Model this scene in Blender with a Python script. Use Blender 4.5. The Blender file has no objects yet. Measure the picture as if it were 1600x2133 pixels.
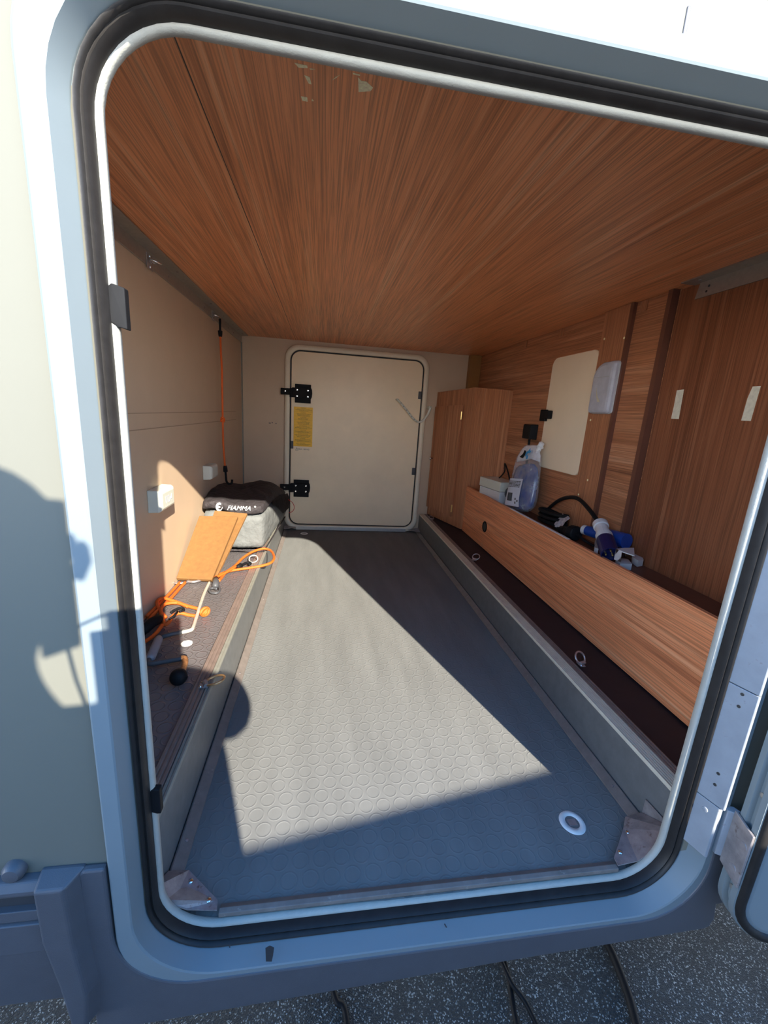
import bpy, bmesh, math, random
from mathutils import Vector, Matrix, Euler
random.seed(7)
PI = math.pi
C = bpy.context.scene.collection
SC = bpy.context.scene

# ------------------------------------------------------------------ camera, world, sun, exposure
F_PX = 859.469
cam_d = bpy.data.cameras.new('camera')
cam = bpy.data.objects.new('camera', cam_d)
C.objects.link(cam)
cam_d.sensor_fit = 'VERTICAL'; cam_d.sensor_height = 36.0; cam_d.sensor_width = 36.0*1600/2133
cam_d.lens = F_PX/2133*36.0
cam_d.clip_start = 0.01
CAM = Vector((0.0, -0.4989, 0.7780))
cam.location = CAM
cam.rotation_euler = (1.33764804, -0.06359224, -0.1406775)
SC.camera = cam
SC.view_settings.view_transform = 'Standard'
SC.view_settings.look = 'None'
SC.view_settings.gamma = 1.0
SC.view_settings.use_curve_mapping = False
SC.view_settings.exposure = 1.95

SUN_STRENGTH = 4.1
SUN_COL = (1.0, 0.93, 0.80)
SKY_COL = (0.05, 0.16, 0.36)   # mid-sky; the horizon is brighter (sunlit haze and surroundings)
SKY_STR = 2.5
w = bpy.data.worlds.new('sky'); SC.world = w; w.use_nodes = True
nt = w.node_tree; bg = nt.nodes['Background']
bg.inputs[1].default_value = SKY_STR
geo = nt.nodes.new('ShaderNodeTexCoord'); sep = nt.nodes.new('ShaderNodeSeparateXYZ')
rmp = nt.nodes.new('ShaderNodeValToRGB')
nt.links.new(geo.outputs['Generated'], sep.inputs[0]); nt.links.new(sep.outputs['Z'], rmp.inputs[0])
_e = rmp.color_ramp.elements
_e.new(0.5); _e.new(0.5); _e.new(0.5)
for _i, (_p, _c) in enumerate([(0.0, (0.95, 0.95, 0.92)), (0.10, (0.95, 1.0, 1.05)), (0.22, (0.40, 0.56, 0.80)), (0.45, SKY_COL), (1.0, (0.015, 0.07, 0.20))]):
    _e[_i].position = _p; _e[_i].color = _c+(1,)
nt.links.new(rmp.outputs[0], bg.inputs[0])

SUND = Vector((-0.283, 0.839, -0.465)).normalized()      # direction the sunlight travels
sun_d = bpy.data.lights.new('sun', 'SUN'); sun = bpy.data.objects.new('sun', sun_d); C.objects.link(sun)
sun_d.energy = SUN_STRENGTH; sun_d.color = SUN_COL; sun_d.angle = math.radians(0.53)
sun.rotation_euler = SUND.to_track_quat('-Z', 'Y').to_euler()
sun.location = (3, -8, 5)

# ------------------------------------------------------------------ helpers
MW = Euler(cam.rotation_euler).to_matrix()
def W(u, v, ax, val):
    """point of the photographed surface plane `ax = val` seen at photo position (u, v)"""
    d = MW @ Vector(((u-800)/F_PX, -(v-1066.5)/F_PX, -1))
    i = 'xyz'.index(ax); t = (val-CAM[i])/d[i]
    return CAM + t*d

def nodes(name):
    m = bpy.data.materials.new(name); m.use_nodes = True
    n = m.node_tree; b = n.nodes['Principled BSDF']
    return m, n, b
def mth(n, op, a, b=None, c=None):
    x = n.nodes.new('ShaderNodeMath'); x.operation = op
    for i, v in enumerate((a, b, c)):
        if v is None: continue
        if hasattr(v, 'is_linked') or hasattr(v, 'links'): n.links.new(v, x.inputs[i])
        else: x.inputs[i].default_value = v
    return x.outputs[0]
def noise(n, vec, scale=1, detail=4, rough=0.5, sc3=(1,1,1)):
    mp = n.nodes.new('ShaderNodeMapping'); mp.inputs['Scale'].default_value = sc3
    n.links.new(vec, mp.inputs[0])
    t = n.nodes.new('ShaderNodeTexNoise'); t.inputs['Scale'].default_value = scale
    t.inputs['Detail'].default_value = detail; t.inputs['Roughness'].default_value = rough
    n.links.new(mp.outputs[0], t.inputs['Vector'])
    return t.outputs['Fac']
def ramp(n, fac, stops):
    r = n.nodes.new('ShaderNodeValToRGB'); n.links.new(fac, r.inputs[0])
    e = r.color_ramp.elements
    while len(e) < len(stops): e.new(0.5)
    for i, (p, c) in enumerate(stops):
        e[i].position = p; e[i].color = (c[0], c[1], c[2], 1) if hasattr(c, '__len__') else (c, c, c, 1)
    return r.outputs[0]
def mixc(n, fac, a, b, mode='MIX'):
    x = n.nodes.new('ShaderNodeMix'); x.data_type = 'RGBA'; x.blend_type = mode
    for s, v in ((0, fac), (6, a), (7, b)):
        if hasattr(v, 'links'): n.links.new(v, x.inputs[s])
        elif hasattr(v, '__len__'): x.inputs[s].default_value = (v[0], v[1], v[2], 1)
        else: x.inputs[s].default_value = v
    return x.outputs[2]
def bump(n, b, h, dist, strength=1.0):
    x = n.nodes.new('ShaderNodeBump'); x.inputs['Distance'].default_value = dist; x.inputs['Strength'].default_value = strength
    n.links.new(h, x.inputs['Height']); n.links.new(x.outputs[0], b.inputs['Normal'])
def ocoord(n):
    return n.nodes.new('ShaderNodeTexCoord').outputs['Object']

def plain(name, col, rough=0.5, metal=0.0, var=0.06, vscale=25, bmp=0.0, bscale=400, spec=0.5, dirt=None):
    """procedural surface: base colour with faint mottling, optional worn patches and micro bump"""
    m, n, b = nodes(name); o = ocoord(n)
    f = noise(n, o, vscale, 5, 0.6)
    lo = [max(0, c*(1-var)) for c in col]; hi = [min(1, c*(1+var)) for c in col]
    c_ = ramp(n, f, [(0.3, lo), (0.7, hi)])
    if dirt:
        g = noise(n, o, dirt[1], 8, 0.7)
        gm = ramp(n, g, [(dirt[2], 0.0), (dirt[2]+0.12, 1.0)])
        c_ = mixc(n, gm, c_, dirt[0])
    n.links.new(c_, b.inputs['Base Color'])
    b.inputs['Roughness'].default_value = rough; b.inputs['Metallic'].default_value = metal
    b.inputs['Specular IOR Level'].default_value = spec
    if bmp: bump(n, b, noise(n, o, bscale, 3), bmp)
    return m

def wood(name, axis, dark, mid, light, rough=0.42, cross=1.0):
    m, n, b = nodes(name); o = ocoord(n)
    def s3(a, c): return tuple(a if k == axis else c for k in 'xyz')
    big = noise(n, o, 1, 3, 0.5, s3(0.35, 9*cross))
    md = noise(n, o, 1, 5, 0.6, s3(0.8, 60*cross))
    fn = noise(n, o, 1, 4, 0.65, s3(4, 380*cross))
    base = ramp(n, md, [(0.32, dark), (0.52, mid), (0.70, light)])
    base = mixc(n, ramp(n, big, [(0.35, 0.0), (0.65, 1.0)]), base, mid)
    pore = ramp(n, fn, [(0.38, 0.60), (0.55, 1.0)])
    lt = ramp(n, fn, [(0.60, 0.0), (0.74, 0.55)])
    c_ = mixc(n, 1.0, base, pore, 'MULTIPLY')
    c_ = mixc(n, lt, c_, light)
    n.links.new(c_, b.inputs['Base Color'])
    b.inputs['Roughness'].default_value = rough
    bump(n, b, fn, 0.00012)
    return m

def coin(name, col, rough, spec=0.5, height=0.0004):
    m, n, b = nodes(name); o = ocoord(n)
    sp = n.nodes.new('ShaderNodeSeparateXYZ'); n.links.new(o, sp.inputs[0])
    s = 0.036
    yy = mth(n, 'DIVIDE', sp.outputs[1], s*0.866); row = mth(n, 'FLOOR', yy)
    odd = mth(n, 'MULTIPLY', mth(n, 'FLOORED_MODULO', row, 2.0), 0.5)
    xx = mth(n, 'ADD', mth(n, 'DIVIDE', sp.outputs[0], s), odd)
    fx = mth(n, 'SUBTRACT', mth(n, 'FRACT', xx), 0.5)
    fy = mth(n, 'MULTIPLY', mth(n, 'SUBTRACT', mth(n, 'FRACT', yy), 0.5), 0.866)
    r = mth(n, 'SQRT', mth(n, 'ADD', mth(n, 'MULTIPLY', fx, fx), mth(n, 'MULTIPLY', fy, fy)))
    d = mth(n, 'ABSOLUTE', mth(n, 'SUBTRACT', r, 0.385))
    ring = mth(n, 'SUBTRACT', 1.0, mth(n, 'SMOOTH_MIN', mth(n, 'DIVIDE', d, 0.055), 1.0, 0.3))
    ring = mth(n, 'MAXIMUM', ring, 0.0)
    g = noise(n, o, 500, 2)
    h = mth(n, 'ADD', ring, mth(n, 'MULTIPLY', g, 0.10))
    bump(n, b, h, height)
    f = noise(n, o, 1, 5, 0.6, (14, 2.2, 14))
    f2 = noise(n, o, 40, 6, 0.7)
    c_ = ramp(n, f, [(0.3, [c*0.88 for c in col]), (0.7, [c*1.12 for c in col])])
    c_ = mixc(n, ramp(n, f2, [(0.66, 0.0), (0.78, 0.35)]), c_, [min(1, c*1.5) for c in col])
    n.links.new(c_, b.inputs['Base Color'])
    b.inputs['Roughness'].default_value = rough; b.inputs['Specular IOR Level'].default_value = spec
    return m

# ---- bmesh builders
def box(bm, x0, x1, y0, y1, z0, z1, M=None):
    vs = [Vector((x, y, z)) for x in (x0, x1) for y in (y0, y1) for z in (z0, z1)]
    if M is not None: vs = [M @ v for v in vs]
    v = [bm.verts.new(p) for p in vs]
    for f in ((0,1,3,2), (4,6,7,5), (0,4,5,1), (2,3,7,6), (0,2,6,4), (1,5,7,3)):
        bm.faces.new([v[i] for i in f])
def prism(bm, pts, d):
    """closed polygon of 3-D points pushed by vector d"""
    d = Vector(d); a = [bm.verts.new(Vector(p)) for p in pts]; b = [bm.verts.new(Vector(p)+d) for p in pts]
    bm.faces.new(a); bm.faces.new(list(reversed(b)))
    k = len(a)
    for i in range(k): bm.faces.new([a[i], b[i], b[(i+1) % k], a[(i+1) % k]])
def loft(bm, loops, closed=True, cap0=False, cap1=False):
    L = [[bm.verts.new(Vector(p)) for p in lp] for lp in loops]
    k = len(L[0])
    for a, b in zip(L, L[1:]):
        for i in range(k if closed else k-1):
            bm.faces.new([a[i], a[(i+1) % k], b[(i+1) % k], b[i]])
    if cap0: bm.faces.new(list(reversed(L[0])))
    if cap1: bm.faces.new(L[-1])
def catmull(pts, n=6, closed=False):
    P = [Vector(p) for p in pts]; out = []; k = len(P)
    rng = range(k if closed else k-1)
    for i in rng:
        if closed: a, b, c, d = P[(i-1) % k], P[i], P[(i+1) % k], P[(i+2) % k]
        else: a, b, c, d = P[max(i-1, 0)], P[i], P[i+1], P[min(i+2, k-1)]
        for j in range(n):
            t = j/n
            out.append(0.5*((2*b)+(c-a)*t+(2*a-5*b+4*c-d)*t*t+(3*b-a-3*c+d)*t**3))
    if not closed: out.append(P[-1])
    return out
def tube(bm, pts, r, seg=10, closed=False, flat=1.0):
    P = [Vector(p) for p in pts]; k = len(P); loops = []; up = None
    for i in range(k):
        a = P[(i-1) % k] if (closed or i > 0) else P[i]
        b = P[(i+1) % k] if (closed or i < k-1) else P[i]
        t = (b-a).normalized()
        if up is None:
            up = Vector((0, 0, 1)) if abs(t.z) < 0.9 else Vector((1, 0, 0))
        s = t.cross(up)
        if s.length < 1e-6: s = t.cross(Vector((0, 1, 0)))
        s.normalize(); up = s.cross(t).normalized()
        rr = r[i] if hasattr(r, '__len__') else r
        loops.append([P[i]+s*math.cos(2*PI*j/seg)*rr+up*math.sin(2*PI*j/seg)*rr*flat for j in range(seg)])
    if closed: loops.append(loops[0])
    loft(bm, loops, True, not closed, not closed)
    if closed: bmesh.ops.remove_doubles(bm, verts=bm.verts, dist=1e-6)
def lathe(bm, prof, org, ax, seg=24):
    """prof: (radius, distance along axis)"""
    ax = Vector(ax).normalized(); s = ax.cross(Vector((0, 0, 1)))
    if s.length < 1e-3: s = Vector((1, 0, 0))
    s.normalize(); u = s.cross(ax); o = Vector(org)
    loft(bm, [[o+ax*h+(s*math.cos(2*PI*j/seg)+u*math.sin(2*PI*j/seg))*max(r, 1e-4) for j in range(seg)] for r, h in prof], True, True, True)
def obj(name, bm, mat, parent=None, bevel=0, smooth=False, bseg=2, sub=0, label=None):
    bmesh.ops.recalc_face_normals(bm, faces=bm.faces)
    me = bpy.data.meshes.new(name); bm.to_mesh(me); bm.free()
    if smooth:
        for p in me.polygons: p.use_smooth = True
    me.materials.append(mat)
    o = bpy.data.objects.new(name, me); C.objects.link(o)
    if bevel:
        md = o.modifiers.new('bevel', 'BEVEL'); md.width = bevel; md.segments = bseg; md.limit_method = 'ANGLE'; md.angle_limit = 0.6
        md.harden_normals = False
    if sub:
        md = o.modifiers.new('sub', 'SUBSURF'); md.levels = sub; md.render_levels = sub
    if parent: o.parent = parent
    if label: o['label'] = label
    return o
def autosmooth(o, ang=40):
    me = o.data
    for p in me.polygons: p.use_smooth = True
    bm = bmesh.new(); bm.from_mesh(me)
    for e in bm.edges:
        if len(e.link_faces) == 2 and e.calc_face_angle(0) > math.radians(ang): e.smooth = False
    bm.to_mesh(me); bm.free()
    return o
def tag(o, label, cat, group=None, kind=None):
    if label: o['label'] = label
    if cat: o['category'] = cat
    if group: o['group'] = group
    if kind: o['kind'] = kind
    return o
def struct(o): o['kind'] = 'structure'; return o
def thing(name, label, cat, loc=(0, 0, 0), group=None):
    o = bpy.data.objects.new(name, None); C.objects.link(o); o.location = loc; o.empty_display_size = 0.05
    tag(o, label, cat, group); o['_off'] = 1
    return o
def settle(root):
    """children were modelled in world space: keep them where they are under the placed root"""
    bpy.context.view_layer.update()
    for ch in root.children:
        ch.matrix_parent_inverse = root.matrix_world.inverted()
    if '_off' in root: del root['_off']
def textmesh(body, size, mat, M, name, parent=None, extrude=0.0002, align='CENTER', shear=0.0):
    cu = bpy.data.curves.new('t', 'FONT'); cu.body = body; cu.size = size; cu.extrude = extrude
    cu.align_x = align; cu.align_y = 'CENTER'; cu.shear = shear
    t = bpy.data.objects.new('t', cu); C.objects.link(t)
    bpy.context.view_layer.update()
    me = bpy.data.meshes.new_from_object(t.evaluated_get(bpy.context.evaluated_depsgraph_get()))
    bpy.data.objects.remove(t)
    me.transform(M); me.materials.clear(); me.materials.append(mat)
    o = bpy.data.objects.new(name, me); C.objects.link(o)
    if parent: o.parent = parent
    return o
def frame_mat(org, ex, ey):
    ex = Vector(ex).normalized(); ey = Vector(ey); ey = (ey-ex*ey.dot(ex)).normalized(); ez = ex.cross(ey)
    return Matrix(((ex.x, ey.x, ez.x, org[0]), (ex.y, ey.y, ez.y, org[1]), (ex.z, ey.z, ez.z, org[2]), (0, 0, 0, 1)))

# ------------------------------------------------------------------ materials
M = {}
M['gel'] = plain('cream_gelcoat', (0.150, 0.147, 0.120), 0.55, var=0.015, vscale=6, spec=0.2)
M['framew'] = plain('white_painted_frame', (0.188, 0.222, 0.235), 0.42, spec=0.25, var=0.02, vscale=10, dirt=((0.22, 0.21, 0.22), 28, 0.70))
M['frame_old'] = plain('scuffed_grey_white_paint', (0.27, 0.29, 0.315), 0.45, var=0.08, vscale=30, dirt=((0.20, 0.18, 0.18), 60, 0.62))
M['rubber'] = plain('black_rubber', (0.018, 0.016, 0.015), 0.5, var=0.25, vscale=50, bmp=0.0002, bscale=200, spec=0.35)
M['bead'] = plain('cream_rubber_lip', (0.40, 0.39, 0.34), 0.6, var=0.05, vscale=60, bmp=0.0004, bscale=500)
M['skirt'] = plain('grey_blue_plastic', (0.085, 0.085, 0.095), 0.45, var=0.06, vscale=30, bmp=0.0002, bscale=900)
M['skirtdark'] = plain('dark_plastic', (0.035, 0.037, 0.042), 0.5)
WD, WM, WL = (0.27, 0.10, 0.045), (0.50, 0.20, 0.090), (0.70, 0.36, 0.20)
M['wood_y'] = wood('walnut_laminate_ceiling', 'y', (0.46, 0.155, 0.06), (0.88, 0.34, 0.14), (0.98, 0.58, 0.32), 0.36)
M['wood_b'] = wood('walnut_laminate_bench', 'y', (0.48, 0.14, 0.055), (0.92, 0.33, 0.135), (0.98, 0.54, 0.29), 0.4)
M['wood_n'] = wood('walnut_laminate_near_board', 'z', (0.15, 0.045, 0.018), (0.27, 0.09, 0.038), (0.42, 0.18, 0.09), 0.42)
M['wood_z'] = wood('walnut_laminate_upright', 'z', WD, WM, WL)
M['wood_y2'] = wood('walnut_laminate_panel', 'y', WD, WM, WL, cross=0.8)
M['edge'] = plain('dark_brown_edging', (0.15, 0.055, 0.032), 0.45)
M['coin'] = coin('studded_floor_rubber', (0.185, 0.185, 0.175), 0.85, 0.05)
M['coin_l'] = coin('studded_ledge_rubber', (0.135, 0.12, 0.12), 0.42, 0.4, 0.0010)
M['side'] = plain('dark_grey_side_board', (0.145, 0.145, 0.14), 0.5, var=0.12, vscale=40)
M['ledge_r'] = plain('black_brown_rubber', (0.018, 0.010, 0.013), 0.7, var=0.15)
M['cream_in'] = plain('cream_wall_laminate', (0.59, 0.43, 0.29), 0.5, var=0.03, vscale=8)
M['cream_far'] = plain('cream_far_panel', (0.95, 0.77, 0.52), 0.4, var=0.04, vscale=7)
M['trim_cream'] = plain('cream_ribbed_trim', (0.24, 0.23, 0.19), 0.5, var=0.1, vscale=60)
M['trim_brown'] = plain('brown_ribbed_trim', (0.20, 0.145, 0.12), 0.45, var=0.12, vscale=60)
M['lprof'] = plain('dusty_brown_profile', (0.185, 0.155, 0.135), 0.42, var=0.16, vscale=45, dirt=((0.36, 0.33, 0.28), 70, 0.62))
M['alu'] = plain('dull_aluminium', (0.42, 0.39, 0.35), 0.42, 0.75, var=0.08, vscale=80)
M['steel'] = plain('stained_steel_plate', (0.34, 0.30, 0.29), 0.40, 0.45, var=0.25, vscale=45, dirt=((0.16, 0.11, 0.09), 60, 0.58))
M['chrome'] = plain('bright_screw_steel', (0.75, 0.75, 0.75), 0.2, 1.0)
M['blackp'] = plain('black_plastic', (0.010, 0.010, 0.011), 0.6, var=0.15, spec=0.15)
M['orange'] = plain('orange_elastic_cord', (0.75, 0.12, 0.01), 0.65, var=0.1, vscale=300, bmp=0.0006, bscale=900)
M['chock'] = plain('orange_stained_softwood', (0.205, 0.096, 0.026), 0.75, var=0.12, vscale=60, bmp=0.0003, bscale=300, dirt=((0.15, 0.06, 0.015), 40, 0.66))
M['bagblack'] = plain('black_bag_cloth', (0.030, 0.024, 0.026), 0.75, var=0.2, bmp=0.0006, bscale=700)
M['baggrey'] = plain('grey_bag_cloth', (0.14, 0.145, 0.14), 0.8, var=0.06, bmp=0.0006, bscale=700)
M['white'] = plain('white_plastic', (0.78, 0.78, 0.76), 0.4, var=0.03)
M['whitebox'] = plain('off_white_plastic_cap', (0.62, 0.62, 0.52), 0.4, var=0.03)
M['yellow'] = plain('yellow_label', (0.95, 0.55, 0.02), 0.45, var=0.05)
M['ink'] = plain('brown_black_print', (0.16, 0.07, 0.01), 0.5)
M['inkblack'] = plain('black_print', (0.03, 0.03, 0.03), 0.5)
M['panel_w'] = plain('pale_cream_hatch', (0.96, 0.79, 0.56), 0.45, var=0.02, vscale=9)
M['ringw'] = plain('pale_ring', (0.75, 0.73, 0.68), 0.5, var=0.06, vscale=80)
M['bluep'] = plain('blue_connector_plastic', (0.006, 0.05, 0.27), 0.35)
M['navyp'] = plain('dark_blue_connector_plastic', (0.006, 0.010, 0.065), 0.3)
M['greyp'] = plain('light_grey_plastic', (0.62, 0.61, 0.60), 0.4, var=0.03)
M['brass'] = plain('brass_pins', (0.8, 0.55, 0.2), 0.3, 1.0)
M['tape'] = plain('pale_tape', (0.72, 0.66, 0.50), 0.6, var=0.1, vscale=120)
M['chip'] = plain('exposed_chipboard', (1.0, 0.80, 0.48), 0.8, var=0.2, vscale=300)
M['concrete'] = plain('pale_bounce_concrete', (0.72, 0.74, 0.78), 0.9, var=0.08, vscale=8)  # only on the added wall; kept pale so it bounces light back
M['underbody'] = plain('underbody_dark', (0.03, 0.03, 0.03), 0.8)
M['rust'] = plain('rusty_rod', (0.36, 0.16, 0.06), 0.55, 0.3, var=0.4, vscale=150)
M['greytube'] = plain('matt_grey_tube', (0.07, 0.07, 0.075), 0.5)
M['griptube'] = plain('mid_grey_grip', (0.24, 0.23, 0.25), 0.5)
M['galv'] = plain('pale_galvanised_rod', (0.62, 0.58, 0.48), 0.4, 0.3, var=0.2, vscale=200)
M['ringm'] = plain('dull_ring_steel', (0.45, 0.42, 0.42), 0.35, 0.8)
M['ringgold'] = plain('yellow_passivated_ring', (0.62, 0.36, 0.16), 0.35, 0.7, var=0.2, vscale=100)
M['redcord'] = plain('red_cord', (0.65, 0.02, 0.015), 0.6)
M['amber'] = plain('amber_brown_corner_post', (0.30, 0.13, 0.03), 0.5)
# asphalt: speckled chips
m_, n_, b_ = nodes('speckled_asphalt'); o_ = ocoord(n_)
v_ = n_.nodes.new('ShaderNodeTexVoronoi'); v_.inputs['Scale'].default_value = 420; n_.links.new(o_, v_.inputs['Vector'])
sx_ = n_.nodes.new('ShaderNodeSeparateColor'); n_.links.new(v_.outputs['Color'], sx_.inputs[0])
a_ = ramp(n_, sx_.outputs[0], [(0.80, (0.030, 0.038, 0.042)), (0.88, (0.12, 0.14, 0.14)), (0.97, (0.55, 0.57, 0.55))])
big_ = noise(n_, o_, 9, 5)
n_.links.new(mixc(n_, 1.0, a_, ramp(n_, big_, [(0.3, 0.6), (0.7, 1.1)]), 'MULTIPLY'), b_.inputs['Base Color'])
b_.inputs['Roughness'].default_value = 0.75; bump(n_, b_, v_.outputs['Distance'], 0.003)
M['asphalt'] = m_
def wrinkle(m, dist):
    n = m.node_tree; b = n.nodes['Principled BSDF']; o = ocoord(n)
    h = mth(n, 'ADD', noise(n, o, 16, 3, 0.5, (1, 0.5, 0.7)), mth(n, 'MULTIPLY', noise(n, o, 45, 3, 0.5), 0.4))
    bump(n, b, h, dist)
wrinkle(M['bagblack'], 0.02); wrinkle(M['baggrey'], 0.012)
# translucent plastics
def clear(name, col, trans, rough, ior=1.35):
    m, n, b = nodes(name); o = ocoord(n)
    n.links.new(ramp(n, noise(n, o, 35, 5), [(0.35, [c*0.85 for c in col]), (0.65, col)]), b.inputs['Base Color'])
    b.inputs['Transmission Weight'].default_value = trans; b.inputs['Roughness'].default_value = rough
    b.inputs['IOR'].default_value = ior
    return m
m_p, n_p, b_p = nodes('clear_pouch_film'); b_p.inputs['Base Color'].default_value = (0.80, 0.83, 0.90, 1); b_p.inputs['Roughness'].default_value = 0.16
n_p.links.new(ramp(n_p, noise(n_p, ocoord(n_p), 22, 5, 0.65), [(0.35, 0.08), (0.75, 0.42)]), b_p.inputs['Alpha'])
bump(n_p, b_p, noise(n_p, ocoord(n_p), 45, 4), 0.006); M['pouch'] = m_p
M['liquid'] = plain('blue_liquid', (0.012, 0.04, 0.19), 0.12, var=0.3, vscale=20, spec=0.8)
M['lampcover'] = clear('milky_lamp_cover', (0.75, 0.74, 0.80), 0.35, 0.35, 1.3)

# ------------------------------------------------------------------ dimensions
XL, XR, D, ZC = -0.495, 0.981, 2.20, 1.176
FL, FR = -0.235, 0.669
HL, HR = 0.161, 0.128
GZ = -0.45
bx0, bx1, bz0, bz1 = -0.2145, 0.615, 0.0, 1.109
def rr(off, y, r, seg=10, wob=0.0, sub=14, xr=0.0):
    """rounded-rectangle contour of the hatch opening grown by off, at depth y (same point count always)"""
    x0, x1, z0, z1 = bx0-off, bx1+off+xr, bz0-off, bz1+off
    cs = [((x1-r, z0+r), -90), ((x1-r, z1-r), 0), ((x0+r, z1-r), 90), ((x0+r, z0+r), 180)]
    P = []
    for q, ((cx, cz), a0) in enumerate(cs):
        arc = [(cx+r*math.cos(math.radians(a0+90*i/seg)), cz+r*math.sin(math.radians(a0+90*i/seg))) for i in range(seg+1)]
        P += arc
        (nx, nz), na = cs[(q+1) % 4]
        nxt = (nx+r*math.cos(math.radians(na)), nz+r*math.sin(math.radians(na)))
        for i in range(1, sub):
            t = i/sub; P.append((arc[-1][0]*(1-t)+nxt[0]*t, arc[-1][1]*(1-t)+nxt[1]*t))
    out = []
    for i, (x, z) in enumerate(P):
        if wob:
            k = wob*(math.sin(i*0.55)+0.6*math.sin(i*0.23+1))
            x += k*(1 if x > 0.2 else 0.25); z += k*0.5
        out.append((x, y, z))
    return out
NP = len(rr(0, 0, 0.08))

# ------------------------------------------------------------------ the setting
# ground
bm = bmesh.new(); box(bm, -9, 9, -9, 9, GZ-0.1, GZ); struct(obj('ground', bm, M['asphalt']))
# interior shell
def slab(name, mat, *a):
    bm = bmesh.new(); box(bm, *a); return struct(obj(name, bm, mat))
floor = slab('floor', M['coin'], FL-0.02, FR+0.02, 0.002, D+0.03, -0.02, 0.0)
slab('floor_underside', M['underbody'], XL-0.03, XR+0.06, 0.03, D+0.03, -0.07, -0.021)
ceiling = slab('ceiling', M['wood_y'], XL-0.03, XR+0.06, 0.004, D+0.03, ZC, ZC+0.02)
wall_left = slab('wall_left', M['cream_in'], XL-0.03, XL, 0.004, D+0.03, -0.02, ZC)
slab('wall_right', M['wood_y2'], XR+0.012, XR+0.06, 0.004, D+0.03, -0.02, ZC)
# far wall with the hole for the second hatch
bm = bmesh.new()
fx0, fx1, fz0, fz1 = -0.2057, 0.6171, 0.0351, 1.1171
def rect_loop(x0, x1, z0, z1, r, y, seg=8):
    P = []
    for (cx, cz), a0 in [((x1-r, z0+r), -90), ((x1-r, z1-r), 0), ((x0+r, z1-r), 90), ((x0+r, z0+r), 180)]:
        P += [(cx+r*math.cos(math.radians(a0+90*i/seg)), y, cz+r*math.sin(math.radians(a0+90*i/seg))) for i in range(seg+1)]
    return P
def square_loop(x0, x1, z0, z1, y, seg=8):
    P = []
    cs = [(x1, z0), (x1, z1), (x0, z1), (x0, z0)]
    for cx, cz in cs: P += [(cx, y, cz)]*(seg+1)
    return P
def holed(bm, outer, hole, y0, y1):
    lo = [square_loop(*outer, y) for y in (y0,)][0]
    loops = [rect_loop(*hole, y0), lo, square_loop(*outer, y1), rect_loop(*hole, y1), rect_loop(*hole, y0)]
    loft(bm, loops); bmesh.ops.remove_doubles(bm, verts=bm.verts, dist=1e-5)
    bmesh.ops.dissolve_degenerate(bm, edges=bm.edges, dist=1e-5)
holed(bm, (XL, XR+0.05, -0.02, ZC), (fx0-0.004, fx1+0.004, fz0-0.004, fz1+0.004, 0.075), D, D+0.03)
wall_back = struct(obj('wall_back', bm, M['cream_in']))

# exterior wall with the rounded hatch hole
bm = bmesh.new()
def outer_sq(y, x0=-2.2, x1=2.6, z0=-0.03, z1=2.1):
    src = rr(0.03, y, 0.1); out = []
    cx, cz = 0.2, 0.55
    for (x, _, z) in src:
        on_r = x > bx1+0.03-0.1-1e-6; on_l = x < bx0-0.03+0.1+1e-6
        on_t = z > bz1+0.03-0.1-1e-6; on_b = z < bz0-0.03+0.1+1e-6
        if on_r and on_t: p = (x1, z1)
        elif on_r and on_b: p = (x1, z0)
        elif on_l and on_t: p = (x0, z1)
        elif on_l and on_b: p = (x0, z0)
        elif on_r: p = (x1, z)
        elif on_l: p = (x0, z)
        elif on_t: p = (x, z1)
        else: p = (x, z0)
        out.append((p[0], y, p[1]))
    return out
loft(bm, [rr(0.03, -0.042, 0.1), outer_sq(-0.042), outer_sq(0.003), rr(0.012, 0.003, 0.085), rr(0.012, -0.02, 0.09), rr(0.03, -0.042, 0.1)])
bmesh.ops.remove_doubles(bm, verts=bm.verts, dist=1e-5); bmesh.ops.dissolve_degenerate(bm, edges=bm.edges, dist=1e-5)
wall_front = struct(obj('wall_front', bm, M['gel']))
# vehicle body behind (roof and side skins, so that no daylight reaches the inside from elsewhere)
bm = bmesh.new(); box(bm, -2.2, 2.6, -0.042, D+0.08, 2.1, 2.13); struct(obj('roof', bm, M['gel']))
bm = bmesh.new(); box(bm, -2.2, 2.6, D+0.055, D+0.085, -0.03, 2.1); struct(obj('wall_outer_far', bm, M['gel']))
bm = bmesh.new(); box(bm, -2.23, -2.2, -0.042, D+0.085, -0.03, 2.13); struct(obj('wall_outer_left', bm, M['gel']))
bm = bmesh.new(); box(bm, 2.6, 2.63, -0.042, D+0.085, -0.03, 2.13); struct(obj('wall_outer_right', bm, M['gel']))
# small dark sealing slit above the hatch
bm = bmesh.new(); box(bm, 0.3345, 0.3385, -0.0435, -0.041, 1.150, 1.178)
tag(obj('sealing_slit', bm, M['skirt'], bevel=0.001), 'short dark upright slit in the cream body panel above the hatch opening', 'slit')

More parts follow.
